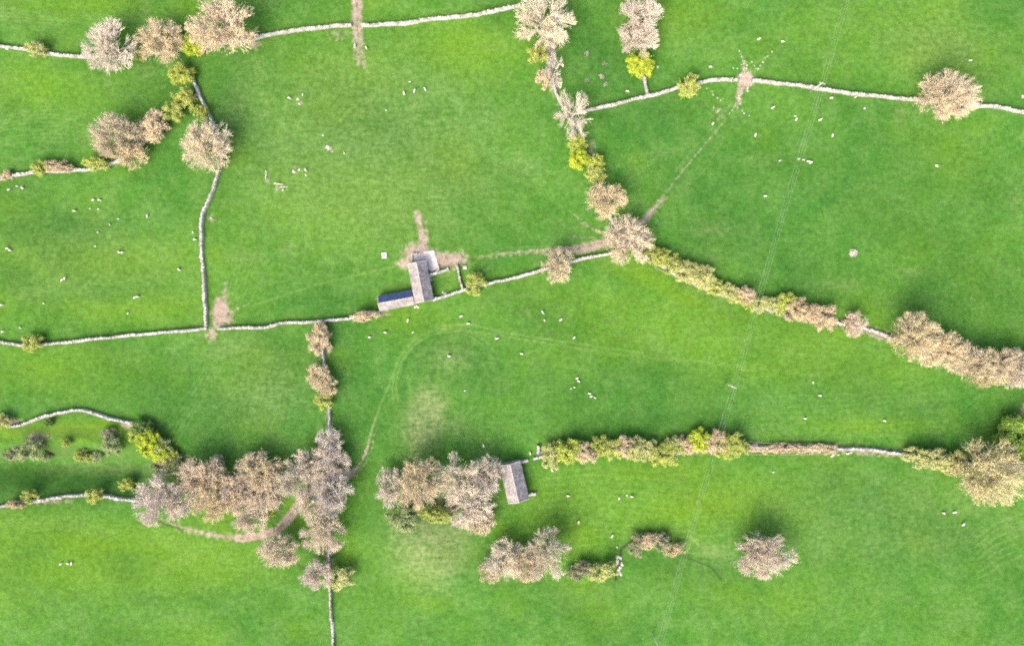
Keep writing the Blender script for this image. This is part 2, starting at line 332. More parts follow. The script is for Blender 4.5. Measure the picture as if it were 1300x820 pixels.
def mat_ground():
    m, nt, b = newmat('pasture'); n = N(nt); c = n.coord('Object')
    big = n.noise(c, 0.022, 4, 0.6, 0.6); mid = n.noise(c, 0.11, 5, 0.62, 0.4, off=(40,3,0))
    fine = n.noise(c, 0.55, 5, 0.68, off=(9,70,0)); vf = n.noise(c, 2.6, 3, 0.7)
    streak = n.noise(c, (0.22, 1.1, 1.0), 4, 0.6, off=(5,5,0))
    base = n.mix(n.ramp(big, 0.40, 0.60), G_LO, G_HI)
    base = n.mix(n.ramp(mid, 0.42, 0.62, 0, 0.7), base, G_MID)
    base = n.mix(n.math('MULTIPLY', n.attr('yel'), 0.95), base, G_YEL)
    base = n.mix(n.math('MULTIPLY', n.attr('deep'), n.ramp(mid, 0.3, 0.7, 1.0, 0.75)), base, G_DEEP)
    base = n.mix(n.math('MULTIPLY', n.attr('pale'), n.ramp(n.math('ADD', n.math('MULTIPLY', fine, 0.5), n.math('MULTIPLY', streak, 0.5)), 0.36, 0.62, 0.15, 1.0)), base, G_PALE)
    base = n.mix(n.math('MULTIPLY', n.attr('line'), n.ramp(mid, 0.3, 0.7, 0.6, 1.0)), base, G_LINE)
    v = n.mix(n.ramp(fine, 0.28, 0.72), val(0.70), val(1.30))
    v2 = n.mix(n.ramp(vf, 0.25, 0.75), val(0.82), val(1.18))
    v3 = n.mix(n.ramp(streak, 0.3, 0.7), val(0.92), val(1.08))
    base = n.mix(1.0, n.mix(1.0, n.mix(1.0, base, v, 'MULTIPLY'), v2, 'MULTIPLY'), v3, 'MULTIPLY')
    d = n.mix(n.ramp(fine, 0.3, 0.7), (0.22,0.162,0.118), (0.36,0.287,0.235))
    rag = n.math('MULTIPLY', n.ramp(n.math('ADD', fine, n.math('MULTIPLY', n.math('SUBTRACT', vf, 0.5), 0.8)), 0.25, 0.75, -0.42, 0.42), n.ramp(n.attr('dirt'), 0.02, 0.25))
    cl = n.ramp(n.math('ADD', n.attr('dirt'), rag), 0.20, 0.78)
    # rank tufts, thistles and droppings
    tuft = n.noise(c, 1.1, 2, 0.5, off=(71,12,0)); area = n.ramp(n.noise(c, 0.06, 3, 0.6, off=(3,44,0)), 0.42, 0.62)
    base = n.mix(n.math('MULTIPLY', n.ramp(tuft, 0.60, 0.70), n.math('MULTIPLY', area, 0.65)), base, (0.030,0.085,0.016))
    base = n.mix(n.math('MULTIPLY', n.ramp(tuft, 0.36, 0.28), n.math('MULTIPLY', n.ramp(area, 1.0, 0.0), 0.45)), base, (0.17,0.23,0.085))
    base = n.mix(n.math('MULTIPLY', n.attr('rank'), n.ramp(fine, 0.35, 0.6, 0.2, 0.9)), base, (0.075,0.105,0.03))
    base = n.mix(cl, base, d)
    base = n.mix(n.ramp(n.math('MULTIPLY', n.attr('soil'), n.ramp(vf, 0.3, 0.6, 0.5, 1.1)), 0.2, 0.8), base, (0.035,0.032,0.026))
    nt.links.new(base, b.inputs['Base Color'])
    b.inputs['Roughness'].default_value = 0.95; b.inputs['Specular IOR Level'].default_value = 0.05
    h = n.math('ADD', fine, n.math('MULTIPLY', vf, 0.5))
    nt.links.new(n.bump(h, 0.55, 0.35), b.inputs['Normal'])
    return m
G_LO = (0.043,0.134,0.019); G_HI = (0.062,0.154,0.020); G_MID = (0.080,0.172,0.036)
G_YEL = (0.100,0.192,0.011); G_DEEP = (0.028,0.094,0.016); G_PALE = (0.165,0.195,0.085); G_LINE = (0.165,0.255,0.070)

# ------------------------------------------------------------------ trees
def nrm(v): return v/np.maximum(np.linalg.norm(v, axis=-1, keepdims=True), 1e-9)
def tubes(P0, P1, R0, R1, n=3):
    """vectorised open prisms"""
    d = nrm(P1-P0); ref = np.where(np.abs(d[:, 2:3]) > 0.9, np.array([[1.0,0,0]]), np.array([[0,0,1.0]]))
    u = nrm(np.cross(d, ref)); w = np.cross(d, u); k = len(P0)
    a = np.arange(n)*2*PI/n
    ring = u[:, None]*np.cos(a)[None, :, None]+w[:, None]*np.sin(a)[None, :, None]
    V = np.concatenate([P0[:, None]+ring*R0[:, None, None], P1[:, None]+ring*R1[:, None, None]], 1).reshape(-1, 3)
    b = (np.arange(k)*2*n)[:, None, None]; i = np.arange(n)
    F = np.stack([i, (i+1) % n, n+(i+1) % n, n+i], -1)[None]+b
    return V, F.reshape(-1, 4)
def make_tree_meshes(name, seed, R=9.0, Ht=12.5, nl=13, n2=7, n3=6, n4=5, n5=0, trunk=0.32, leaves=0, leaf=0.2, leaf_spread=0.5, twig_r=0.035, cap=1.0, drop=0.0, flat=0.55):
    r = np.random.default_rng(seed)
    h0 = Ht*0.22
    lobes = r.uniform(0, 2*PI, 4)
    def shell(d, o):
        """distance from o along d to a lumpy ellipsoid"""
        az = np.arctan2(d[:, 1], d[:, 0])
        lump = 1+0.10*np.cos(3*az+lobes[0])+0.07*np.cos(5*az+lobes[1])+0.05*np.cos(8*az+lobes[2])
        ax = np.array([R, R, Ht*(1-flat)]); c = np.array([0, 0, Ht*flat])
        q = (o-c)/ax; e = d/ax
        A = (e*e).sum(1); B = (q*e).sum(1); C = (q*q).sum(1)-1
        return (-B+np.sqrt(np.maximum(B*B-A*C, 0)))/A*lump
    segs = []
    def grow(P, D, L, R0, taper, nsub, bend, up):
        out = []; p = P; d = D; step = L/nsub
        for k in range(nsub):
            d = nrm(d+r.normal(0, bend, d.shape)+np.array([0, 0, up])); q = p+d*step[:, None]
            a = R0*(1-(1-taper)*k/nsub); b_ = R0*(1-(1-taper)*(k+1)/nsub)
            out.append((p, q, a, b_, d)); p = q
        return out
    def kids(out, n, lo, spread, lf, rf, outw=0.3, upw=0.1):
        k = len(out[0][0]); nsub = len(out)
        t = np.clip(lo+(1-lo)*(np.arange(n)[None, :]+r.uniform(0, 1, (k, n)))/n, 0, 0.999)
        t[:, -1] = 0.999
        si = np.minimum((t*nsub).astype(int), nsub-1); fr = t*nsub-si
        P0 = np.stack([o[0] for o in out], 1); P1 = np.stack([o[1] for o in out], 1); DD = np.stack([o[4] for o in out], 1)
        RA = np.stack([o[2] for o in out], 1)
        ii = np.arange(k)[:, None]
        P = P0[ii, si]+(P1[ii, si]-P0[ii, si])*fr[..., None]; D = DD[ii, si]
        rad = nrm(P-np.array([0, 0, Ht*0.3]))
        D = nrm(D+r.normal(0, spread, D.shape)+rad*outw+np.array([0, 0, upw]))
        P = P.reshape(-1, 3); D = D.reshape(-1, 3)
        ds = shell(D, P)
        L = np.minimum(np.repeat(lf, n)*r.uniform(0.7, 1.2, len(P)), np.maximum(ds*r.uniform(0.8, 1.05, len(P)), 0.25))
        Rr = (RA[ii, si].reshape(-1))*rf
        return P, D, L, Rr
    # trunk
    T = grow(np.array([[0, 0, -0.3]]), np.array([[0, 0, 1.0]]), np.array([h0+0.3]), np.array([trunk]), 0.8, 3, 0.04, 0)
    az = np.arange(nl)*2.39996+r.uniform(-0.2, 0.2, nl)+lobes[0]; el = np.arccos(np.sqrt(np.clip((np.arange(nl)+0.5)/nl, 0, 0.97)))
    D = np.stack([np.cos(az)*np.cos(el), np.sin(az)*np.cos(el), np.sin(el)], -1)
    P = np.array([T[-1][1][0]]*nl); P[:, 2] -= r.uniform(0, 0.5*h0, nl)
    L = shell(D, P)*r.uniform(0.58, 0.74, nl)
    A = grow(P, D, L, np.full(nl, trunk*0.55), 0.35, 4, 0.10, 0.05)
    P, D, L, Rr = kids(A, n2, 0.25, 0.42, L*0.55, 0.6); B = grow(P, D, L, Rr, 0.4, 3, 0.13, 0.03)
    P, D, L, Rr = kids(B, n3, 0.2, 0.45, L*0.55, 0.55); C = grow(P, D, L, np.maximum(Rr, twig_r*1.6), 0.5, 2, 0.15, 0.03)
    P, D, L, Rr = kids(C, n4, 0.15, 0.42, L*0.66, 0.6, 0.55); E = grow(P, D, L, np.full(len(P), twig_r), 0.45, 2, 0.12, 0.03)
    tips = E
    if n5:
        P, D, L, Rr = kids(E, n5, 0.2, 0.38, L*0.85, 0.6, 0.6); G = grow(P, D, L, np.full(len(P), twig_r*0.85), 0.5, 1, 0.1, 0.03); tips = G
    def pack(lst, n):
        P0 = np.concatenate([o[0] for o in lst]); P1 = np.concatenate([o[1] for o in lst])
        return tubes(P0, P1, np.concatenate([o[2] for o in lst]), np.concatenate([o[3] for o in lst]), n)
    V1, F1 = pack(T+A, 7); V1b, F1b = pack(B, 4)
    tm = mesh_np(name+'_trunk', np.concatenate([V1, V1b]), [F1, F1b+len(V1)], [M['bark']], smooth=True)
    cr = C+E+(tips if n5 else [])
    V2, F2 = pack(cr, 3)
    Vs, Fs, fm = [V2], [F2], [np.zeros(len(F2), int)]
    if leaves:
        tp = np.concatenate([o[1] for o in tips]+[o[0] for o in tips]); i = r.integers(0, len(tp), leaves)
        c = tp[i]+r.normal(0, leaf_spread, (leaves, 3))*np.array([1, 1, 0.7])
        nn = nrm(r.normal(0, 0.7, (leaves, 3))+np.array([0, 0, 0.9])+nrm(c-np.array([0,0,Ht*0.3]))*0.5); u = nrm(np.cross(nn, r.normal(0, 1, (leaves, 3)))); w = np.cross(nn, u)
        s = leaf*r.uniform(0.5, 1.3, leaves)[:, None]
        Q = np.stack([c-u*s, c-w*s*0.55, c+u*s, c+w*s*0.55], 1).reshape(-1, 3)
        Vs.append(Q); Fs.append((np.arange(leaves*4)+len(V2)).reshape(-1, 4)); fm.append(np.ones(leaves, int))
    cm = mesh_np(name+'_crown', np.concatenate(Vs), Fs, [M['twig'], M['leaf']], fm)
    rr = np.hypot(V2[:, 0], V2[:, 1]); RAD[cm.name] = float(np.percentile(rr, 96.0))
    return tm, cm
RAD = {}
TM = {
 'bare': ([make_tree_meshes('bare%d' % i, 100+i, nl=15, n2=7, n3=6, n4=4, n5=2, twig_r=0.052, leaves=500, leaf=0.13, leaf_spread=0.25, trunk=0.36) for i in range(4)], 9.0, 12.5),
 'bud': ([make_tree_meshes('bud%d' % i, 200+i, nl=16, n2=7, n3=6, n4=4, n5=2, twig_r=0.050, leaves=4000, leaf=0.15, leaf_spread=0.28) for i in range(4)], 9.0, 12.5),
 'sparse': ([make_tree_meshes('sparse%d' % i, 300+i, nl=11, n2=6, n3=4, n4=4, n5=3, twig_r=0.05, leaves=500, leaf=0.12, leaf_spread=0.25, trunk=0.30) for i in range(3)], 9.0, 12.5),
 'shrub': ([make_tree_meshes('shrub%d' % i, 400+i, R=4.2, Ht=5.4, nl=13, n2=6, n3=5, n4=4, n5=2, twig_r=0.034, leaves=6500, leaf=0.17, leaf_spread=0.22, trunk=0.16, flat=0.5) for i in range(4)], 4.2, 5.4),
 'leafy': ([make_tree_meshes('leafy%d' % i, 500+i, R=4.2, Ht=5.4, nl=13, n2=6, n3=5, n4=4, twig_r=0.03, leaves=12000, leaf=0.20, leaf_spread=0.28, trunk=0.16, flat=0.5) for i in range(3)], 4.2, 5.4),
}
KINDS = {  # family, name, category, colour (alpha = how far leaves take the colour as it is)
 'g': ('bare', 'bare_tree', 'tree', (0.73,0.64,0.53,0.0)),
 'w': ('bare', 'bare_tree', 'tree', (0.76,0.675,0.54,0.0)),
 'p': ('bud', 'bare_tree', 'tree', (0.71,0.60,0.48,0.2)),
 't': ('bud', 'budding_tree', 'tree', (0.67,0.57,0.40,0.2)),
 'k': ('bud', 'budding_tree', 'tree', (0.57,0.50,0.28,0.5)),
 's': ('sparse', 'bare_tree', 'tree', (0.72,0.66,0.56,0.0)),
 'h': ('shrub', 'hawthorn_shrub', 'shrub', (0.44,0.45,0.18,0.9)),
 'q': ('shrub', 'hawthorn_shrub', 'shrub', (0.54,0.44,0.35,0.3)),
 'v': ('shrub', 'hawthorn_shrub', 'shrub', (0.38,0.43,0.10,1.0)),
 'y': ('leafy', 'leafy_bush', 'bush', (0.33,0.38,0.07,1.0)),
 'b': ('leafy', 'leafy_bush', 'bush', (0.37,0.45,0.04,1.0)),
 'd': ('leafy', 'leafy_bush', 'bush', (0.13,0.21,0.055,1.0)),
 'm': ('shrub', 'hawthorn_shrub', 'shrub', (0.29,0.34,0.16,0.9)),
 'r': ('shrub', 'bare_shrub', 'shrub', (0.27,0.28,0.20,0.4)),
 'e': ('leafy', 'green_tree', 'tree', (0.17,0.28,0.045,1.0)),
}
cnt = {}
def tree(x, y, rx, ry, kind, label, group=None, hs=1.0):
    fam, name, cat, col = KINDS[kind]
    lst, lst_R, H0 = TM[fam]
    i = cnt.get(fam, random.randint(0, 3)); cnt[fam] = i+1
    tm, cm = lst[i % len(lst)]
    e_ = 1.12 if fam in ('shrub', 'leafy') else 1.07; rx *= e_; ry *= e_
    R0 = RAD[cm.name]; rm = 0.5*(rx+ry)*S
    ht = H0*(rm/lst_R)**0.85*hs; ht = min(ht, 15.5)*random.uniform(0.85, 1.12)
    zc = ht*0.5
    X, Y, g = W(x, y, zc)
    k = (H-zc)/H
    q = random.randint(0, 3); a, b = (rx, ry) if q % 2 == 0 else (ry, rx)
    t = empty(name, (X, Y, g), q*PI/2+random.uniform(-0.15, 0.15))
    t.scale = (a*S*k/R0, b*S*k/R0, ht/H0)
    tag(t, label, cat, group)
    j = random.uniform(0.92, 1.08)
    tr = link('trunk', tm, t); cr = link('crown', cm, t)
    cr.color = (col[0]*j*random.uniform(0.97,1.03), col[1]*j, col[2]*j*random.uniform(0.93,1.07), col[3])
    return t
# ------------------------------------------------------------------ dry-stone walls
def resample(P, step):
    out = []; 
    for (x0, y0), (x1, y1) in zip(P[:-1], P[1:]):
        n = max(1, int(math.dist((x0,y0),(x1,y1))/step))
        out += [(x0+(x1-x0)*i/n, y0+(y1-y0)*i/n) for i in range(n)]
    return out+[P[-1]]
def smooth(P):
    if len(P) < 3: return P
    Q = [P[0]]
    for a, b in zip(P[:-1], P[1:]):
        Q += [(a[0]*.75+b[0]*.25, a[1]*.75+b[1]*.25), (a[0]*.25+b[0]*.75, a[1]*.25+b[1]*.75)]
    return Q+[P[-1]]
def wall(pts, label, top=0.80, base=1.15, hgt=1.35, name='dry_stone_wall', rough=1.0, sm=True, broken=0.0):
    P = [W(x, y, 1.0)[:2] for x, y in (smooth(pts) if sm else pts)]
    P = resample(P, 0.7)
    n = len(P)
    o = P[n//2]; g0 = float(gh(*o))
    root = empty(name, (o[0], o[1], g0)); tag(root, label, 'stone wall', 'dry stone walls between the fields', 'thing')
    V = []; F = []; cv = MB(); wob = 0
    prof = [(-1, 0), (-0.93, 0.5), (-0.74, 0.9), (-0.70, 1.0), (0.70, 1.0), (0.74, 0.9), (0.93, 0.5), (1, 0)]
    ph = random.uniform(0, 9)
    for i, (x, y) in enumerate(P):
        a = P[max(0, i-1)]; b = P[min(n-1, i+1)]
        t = math.atan2(b[1]-a[1], b[0]-a[0]); nx_, ny_ = -math.sin(t), math.cos(t)
        wob = 0.10*math.sin(i*0.31+ph)+0.07*math.sin(i*0.83+ph*2)+0.06*random.uniform(-1, 1)
        g = float(gh(x, y)); hh = hgt*(1+0.10*math.sin(i*0.17+ph)+random.uniform(-0.06, 0.06)); wd = base*0.5*(1+0.12*math.sin(i*0.23+ph)+random.uniform(-0.08, 0.08)*rough)
        q_ = min(1, max(0, (math.sin(i*0.21+ph)-1+broken*2)/0.35)) if broken else 0; hh *= 1-0.5*q_; wd *= 1+.35*q_
        for k, (u, v) in enumerate(prof):
            s = u*wd*(1.0 if abs(u) > 0.8 else top/base/0.72)+wob; z = -0.3 if v == 0 else v*hh
            V.append((x+nx_*s-o[0], y+ny_*s-o[1], g+z-g0))
        if i < n-1:
            L = 0.7
            for q in range(2):
                f = (q+random.uniform(0.35, 0.65))/2; X = x+(b[0]-x)*f; Y = y+(b[1]-y)*f
                s = random.uniform(-0.22, 0.22)+wob
                cv.box((X+nx_*s-o[0], Y+ny_*s-o[1], g-g0+hh+random.uniform(-0.02, 0.12)), (random.uniform(0.42, 0.6), top*random.uniform(0.5, 1.05), random.uniform(0.18, 0.32)), t+random.uniform(-.35, .35), 0.2, 0.25)
        if False:      # stones shed at the foot
            s = random.choice((-1, 1))*random.uniform(0.45, 0.7)*base; d = random.uniform(0.3, 0.5)
            X = x+nx_*s; Y = y+ny_*s
            cv.box((X-o[0], Y-o[1], float(gh(X, Y))-g0+d*0.12), (d, d*0.8, d*0.6), random.uniform(0, 3), 0.25, 0.4)
    K = len(prof)
    for i in range(n-1):
        for k in range(K-1): F.append((i*K+k, i*K+k+1, (i+1)*K+k+1, (i+1)*K+k))
    F.append(tuple(range(K))); F.append(tuple((n-1)*K+k for k in range(K-1, -1, -1)))
    me = bpy.data.meshes.new('wall_body'); me.from_pydata(V, [], F); me.materials.append(M['stone']); me.update()
    link('wall_body', me, root); cv.build('coping', M['stone'], root)
    return root
WALLS = [
 ([(-30,52),(0,58),(33,63),(62,68),(80,71),(120,72),(150,71),(180,67),(205,66),(240,60),(262,57),(290,54),(322,49),(345,43),(370,39),(410,34),(446,32)],'long pale wall at the top left, ending at the muddy track',{}),
 ([(459,32),(510,30),(540,25),(575,21),(600,20),(620,15),(650,9),(672,5),(684,6)],'pale wall from the muddy track to the large cream tree at top',{}),
 ([(244,101),(253,119),(262,140),(270,159),(280,180),(284,195),(276,222),(268,246),(262,260),(255,277),(255,307),(257,340),(259,362),(261,415)],'steep wall running down the left field to the muddy gap',{}),
 ([(250,120),(240,128),(222,142),(205,155),(192,166),(175,186),(155,201),(137,209)],'low wall hidden under the slanting bush row at left',dict(hgt=1.0)),
 ([(-30,238),(0,227),(14,223),(44,218),(92,216),(110,216),(137,209)],'short wall at the left photo edge ending under the wide tan tree',{}),
 ([(-30,425),(0,434),(18,438),(53,438),(122,430),(183,424),(220,421),(262,417)],'middle wall from the left photo edge to the muddy gap',{}),
 ([(277,417),(300,416.5),(320,416),(335,416),(357,410),(385,409),(408,408),(427,406),(445,404),(458,400),(482,397)],'middle wall between the muddy gap and the blue-roofed barn',{}),
 ([(549,381),(570,374),(594,367),(620,359.5),(650,354),(664,349),(686,344),(731,331),(750,326),(774,322),(792,317)],'middle wall from the stone barn to the muddy junction tree',{}),
 ([(686,12),(688,36),(693,60),(699,90),(706,118),(718,140),(727,160),(738,180),(747,205),(758,235),(770,262),(776,275),(784,294)],'broken wall running down under the tree line at top centre',dict(broken=0.45,hgt=.8,base=.8,top=.5)),
 ([(730,143),(747,139.5),(774,134),(800,127),(823,122),(860,112),(875,107),(890,104),(908,101),(937,101)],'upper right wall left of the muddy gateway',{}),
 ([(955,102),(970,103.5),(1013,108),(1046,113),(1065,117),(1122,122.5),(1165,127),(1200,130),(1238,133),(1269,136),(1300,142),(1330,148)],'upper right wall right of the muddy gateway',{}),
 ([(818,98),(820,110),(823,121)],'short stub wall below the round yellow bush',dict(base=.9,top=.6,sm=False)),
 ([(800,312),(830,332),(868,354),(900,368),(940,382),(970,391),(1004,401),(1040,408),(1061,408),(1073,413),(1098,417),(1115,421),(1132,429),(1160,440),(1200,456),(1250,472),(1330,490)],'wall running inside the long hedge at right',dict(hgt=1.1)),
 ([(12,541),(30,539),(42,533),(55,529),(73,524),(101,520),(119,524),(134,530),(152,535),(169,537)],'curved wall above the dale at lower left',{}),
 ([(-30,648),(0,643),(18,640),(49,635),(75,631),(95,628.5),(119,628),(134,630),(159,634),(177,636),(192,642)],'lower dale wall meeting the pale grey tree',dict(broken=.15)),
 ([(408,410),(408,420),(409,440),(412,465),(415,490),(418,515),(418,548),(420,570)],'upright wall below the middle wall, left of centre',dict(base=.9,top=.6,broken=.2)),
 ([(418,640),(419,670),(418,693),(417,712),(418,740),(420,780),(424,840)],'lower upright wall leaving the wood at the photo bottom',dict(base=.9,top=.6,broken=.2)),
 ([(946,566),(970,569),(1010,570),(1060,570.5),(1092,569),(1116,573),(1148,576),(1190,585),(1240,590),(1330,592)],'lower right wall between the fenced shrubs and the golden tree',{}),
 ([(677.5,582.5),(684,580.5),(692,578.5),(720,577),(760,571),(800,573),(850,580),(890,567),(946,566)],'wall hidden inside the lower hedge beside the lone barn',dict(hgt=1.0)),
 ([(683.3,565.5),(683.3,577)],'short upright wall stub above the lone barn gap',dict(sm=False)),
 ([(661,586.5),(670,583.5)],'short wall stub at the upper corner of the lone barn',dict(sm=False)),
 ([(671,628.3),(680.5,626.5)],'short wall stub at the lower right corner of the lone barn',dict(sm=False)),
 ([(545,349.5),(554,346.5),(562,344.5),(569,341.5)],'short wall between the barn yard and its small paddock',{}),
 ([(580,337),(583,350),(587,367)],'short wall closing the right side of the barn paddock',dict(sm=False,base=.8,top=.6)),
]
build_ground()
for p, l, kw in WALLS: wall(p, l, **kw)

# ------------------------------------------------------------------ barns
def slab_slope(name, L, Wd, ze, zr, side, m, parent):
    """one roof slope laid in courses of stone slabs, local x along the ridge, y across"""
    f = MB(); run = Wd/2+0.25; sl = math.hypot(run, zr-ze); n = max(6, int(sl/0.42)); a = math.atan2(zr-ze, run)
    ey = side*run
    f.add([(-L/2, ey, ze-0.10), (L/2, ey, ze-0.10), (L/2, 0, zr-0.10), (-L/2, 0, zr-0.10), (-L/2, ey, ze-0.02), (L/2, ey, ze-0.02), (L/2, 0, zr-0.02), (-L/2, 0, zr-0.02)],
          ((0,3,2,1),(4,5,6,7),(0,1,5,4),(1,2,6,5),(2,3,7,6),(3,0,4,7)))
    for k in range(n):
        t = (k+0.5)/n; yc = ey*(1-t); zc = ze+(zr-ze)*t
        x = -L/2-random.uniform(0, 0.3)
        while x < L/2:
            w = random.uniform(0.35, 0.75); x1 = min(x+w, L/2+0.04); x0 = max(x, -L/2-0.04)
            if x1-x0 > 0.1:
                hy = 0.5*sl/n*1.12; th = random.uniform(0.03, 0.07); dz = random.uniform(0.0, 0.04)
                c, s = math.cos(a), math.sin(a)*(-side)
                vs = []
                for zz in (0, th):
                    for xx, yy in ((x0+.01, -hy), (x1-.01, -hy), (x1-.01, hy), (x0+.01, hy)):
                        lift = 0.03*(1 if yy*side > 0 else 0)
                        vs.append((xx, yc+yy*c-(zz+dz+lift)*s*0, zc+yy*s+zz+dz+lift+0.01))
                f.add(vs, ((0,3,2,1),(4,5,6,7),(0,1,5,4),(1,2,6,5),(2,3,7,6),(3,0,4,7)))
            x += w
    return f.build(name, m, parent)
def barn(corners, label, eave, ridge, mats, name='stone_barn', cop=(1, 1), door_side=1, doors=1, extra_lean=0):
    """corners: photo pixels of the two ends of the ridge axis and the width in pixels"""
    (ax, ay), (bx, by), wpx = corners
    zc = (eave+ridge)/2
    A = W(ax, ay, zc); B = W(bx, by, zc)
    cx, cy = (A[0]+B[0])/2, (A[1]+B[1])/2; L = math.dist(A[:2], B[:2]); Wd = wpx*S*(H-zc)/H
    rz = math.atan2(B[1]-A[1], B[0]-A[0]); g = float(gh(cx, cy))
    r = empty(name, (cx, cy, g), rz); tag(r, label, 'barn', 'stone field barns')
    l, w = L/2-0.15, Wd/2-0.05
    # outer walls with gables, one mesh, 0.5 m thick skin
    def shell(k, zt):
        return [(-l+k, -w+k), (l-k, -w+k), (l-k, w-k), (-l+k, w-k)]
    f = MB()
    for y0, y1 in ((-w, -w+.5), (w-.5, w)):
        f.box((0, (y0+y1)/2, (eave-0.6)/2), (2*l-1.0, .5, eave+0.6-0.1))
    for sx in (-1, 1):
        x0, x1 = sorted((sx*l, sx*(l-.5)))
        zr = ridge-0.17
        vs = [(x, y, z) for x in (x0, x1) for (y, z) in ((-w, -.6), (w, -.6), (w, eave-.12), (0, zr), (-w, eave-.12))]
        f.add(vs, ((4,3,2,1,0),(5,6,7,8,9),(0,1,6,5),(1,2,7,6),(2,3,8,7),(3,4,9,8),(4,0,5,9)))
    f.build('stone_wall', M['mason'], r)
    rs = []
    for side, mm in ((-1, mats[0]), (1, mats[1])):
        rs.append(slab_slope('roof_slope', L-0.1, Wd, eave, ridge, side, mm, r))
    f = MB(); x = -L/2
    while x < L/2-0.1:
        d = random.uniform(0.5, 0.8); d = min(d, L/2-x); f.box((x+d/2, 0, ridge+0.07), (d-.03, 0.36, 0.16), 0, 0.05, 0.02); x += d
    f.build('ridge_cap', M['ridge'], r)
    for sx, on in ((-1, cop[0]), (1, cop[1])):
        if not on: continue
        f = MB()
        for side in (-1, 1):
            n = 9
            for k in range(n):
                t0, t1 = k/n, (k+1)/n-0.02
                y0, y1 = side*(Wd/2+.28)*(1-t0), side*(Wd/2+.28)*(1-t1); z0, z1 = eave+(ridge-eave)*t0+.08, eave+(ridge-eave)*t1+.08
                x0, x1 = sx*(L/2-.36), sx*(L/2+.04)
                vs = [(x0,y0,z0),(x1,y0,z0),(x1,y1,z1),(x0,y1,z1)]; vs += [(a,b_,c+.16) for a,b_,c in vs]
                f.add(vs, ((0,3,2,1),(4,5,6,7),(0,1,5,4),(1,2,6,5),(2,3,7,6),(3,0,4,7)))
        f.build('gable_coping', M['ridge'], r)
    def opening(x, y, ws, hs, zb, nm, horiz=1):
        s = 1 if y > 0 else -1
        yo = s*(w+0.012)
        f = MB(); f.box((x, yo, zb+hs/2), (ws, .05, hs)); d = f.build(nm, M['door'] if nm == 'door' else M['dark'], r)
        f = MB(); f.box((x, yo+s*.03, zb+hs+.12), (ws+.5, .16, .24)); 
        for q in (-1, 1): f.box((x+q*(ws/2+.1), yo+s*.02, zb+hs/2), (.2, .12, hs))
        f.build('frame', M['ridge'], d)
        if nm == 'door':
            f = MB(); f.box((x+ws*.35, yo+s*.05, zb+1.0), (.18, .05, .04)); f.build('handle', M['metal'], d)
    for k in range(doors):
        opening((k-(doors-1)/2)*L*0.3+L*0.08, door_side*w, 1.5, 2.1, 0.0, 'door')
    opening(-L*0.28, door_side*w, .7, .8, 1.3, 'window'); opening(L*0.32, door_side*w, .7, .8, 1.3, 'window'); opening(-L*0.1, -door_side*w, .7, .8, 1.3, 'window')
    return r
barn([(528.6,333),(538.8,383.2),22.4], 'tall grey and pinkish slab-roofed barn, joined on its left by the blue-roofed one', 3.6, 5.6, (M['roof_warm_lit'], M['roof_grey_shaded']), door_side=1)
barn([(480.2,385.6),(524.6,377.2),17.8], 'low stone barn with one blue slate slope and one pinkish slope', 2.6, 4.2, (M['roof_warm_lit'], M['roof_blue']), cop=(1, 0), door_side=1)
barn([(647.2,588.6),(658.6,637.2),25.6], 'lone stone barn with grey slab roof beside the middle tree clump', 3.4, 5.5, (M['roof_warm_lit'], M['roof_grey_shaded']), door_side=1)

# ------------------------------------------------------------------ barn yard
def pavement(name, pts, m, label, z=0.07):
    P = [W(x, y)[:2] for x, y in pts]; n = len(P)
    zz = [float(gh(*p)) for p in P]; zt = max(zz)+z
    f = MB(); f.add([(x, y, zt-0.8) for x, y in P]+[(x, y, zt) for x, y in P], [tuple(range(n-1, -1, -1)), tuple(range(n, 2*n))]+[(i, (i+1) % n, n+(i+1) % n, n+i) for i in range(n)])
    o = f.build(name, m); 
    # outlines run clockwise in the photo's downward y, so turn the faces out
    tag(o, label, 'yard', kind='structure'); o.data.update(); return o
pavement('yard_pavement', [(537,319.5),(551,317.8),(553.5,327),(556.3,337),(555,342),(548,345),(543.5,342),(541,333)], M['concrete'], 'pale concrete yard slab at the end of the tall barn', .10)
pavement('yard_apron', [(523,322.6),(538.2,321.4),(541.0,334),(525.2,335.2)], M['apron'], 'stained concrete apron at the end of the tall barn', .06)
def block_wall(pts, label, t=0.35, h=0.9):
    P = [W(x, y, h)[:2] for x, y in pts]; o = P[0]; g0 = float(gh(*o))
    r = empty('pen_wall', (*o, g0)); tag(r, label, 'low wall', 'low pen walls by the barn yard', 'thing')
    f = MB(); c = MB()
    for a, b in zip(P[:-1], P[1:]):
        L = math.dist(a, b); rz = math.atan2(b[1]-a[1], b[0]-a[0]); m_ = ((a[0]+b[0])/2-o[0], (a[1]+b[1])/2-o[1])
        f.box((*m_, h/2-.2), (L-t*.2, t, h+.4), rz); c.box((*m_, h+.05), (L, t+.08, .09), rz, .02)
    f.build('wall_body', M['mason'], r); c.build('coping', M['ridge'], r)
block_wall([(523.2,333),(522.4,323),(530,322)], 'low pale pen wall around the upper left corner of the apron')
block_wall([(556,337),(557,341.5),(553.5,345)], 'low pale pen wall around the lower right corner of the yard')
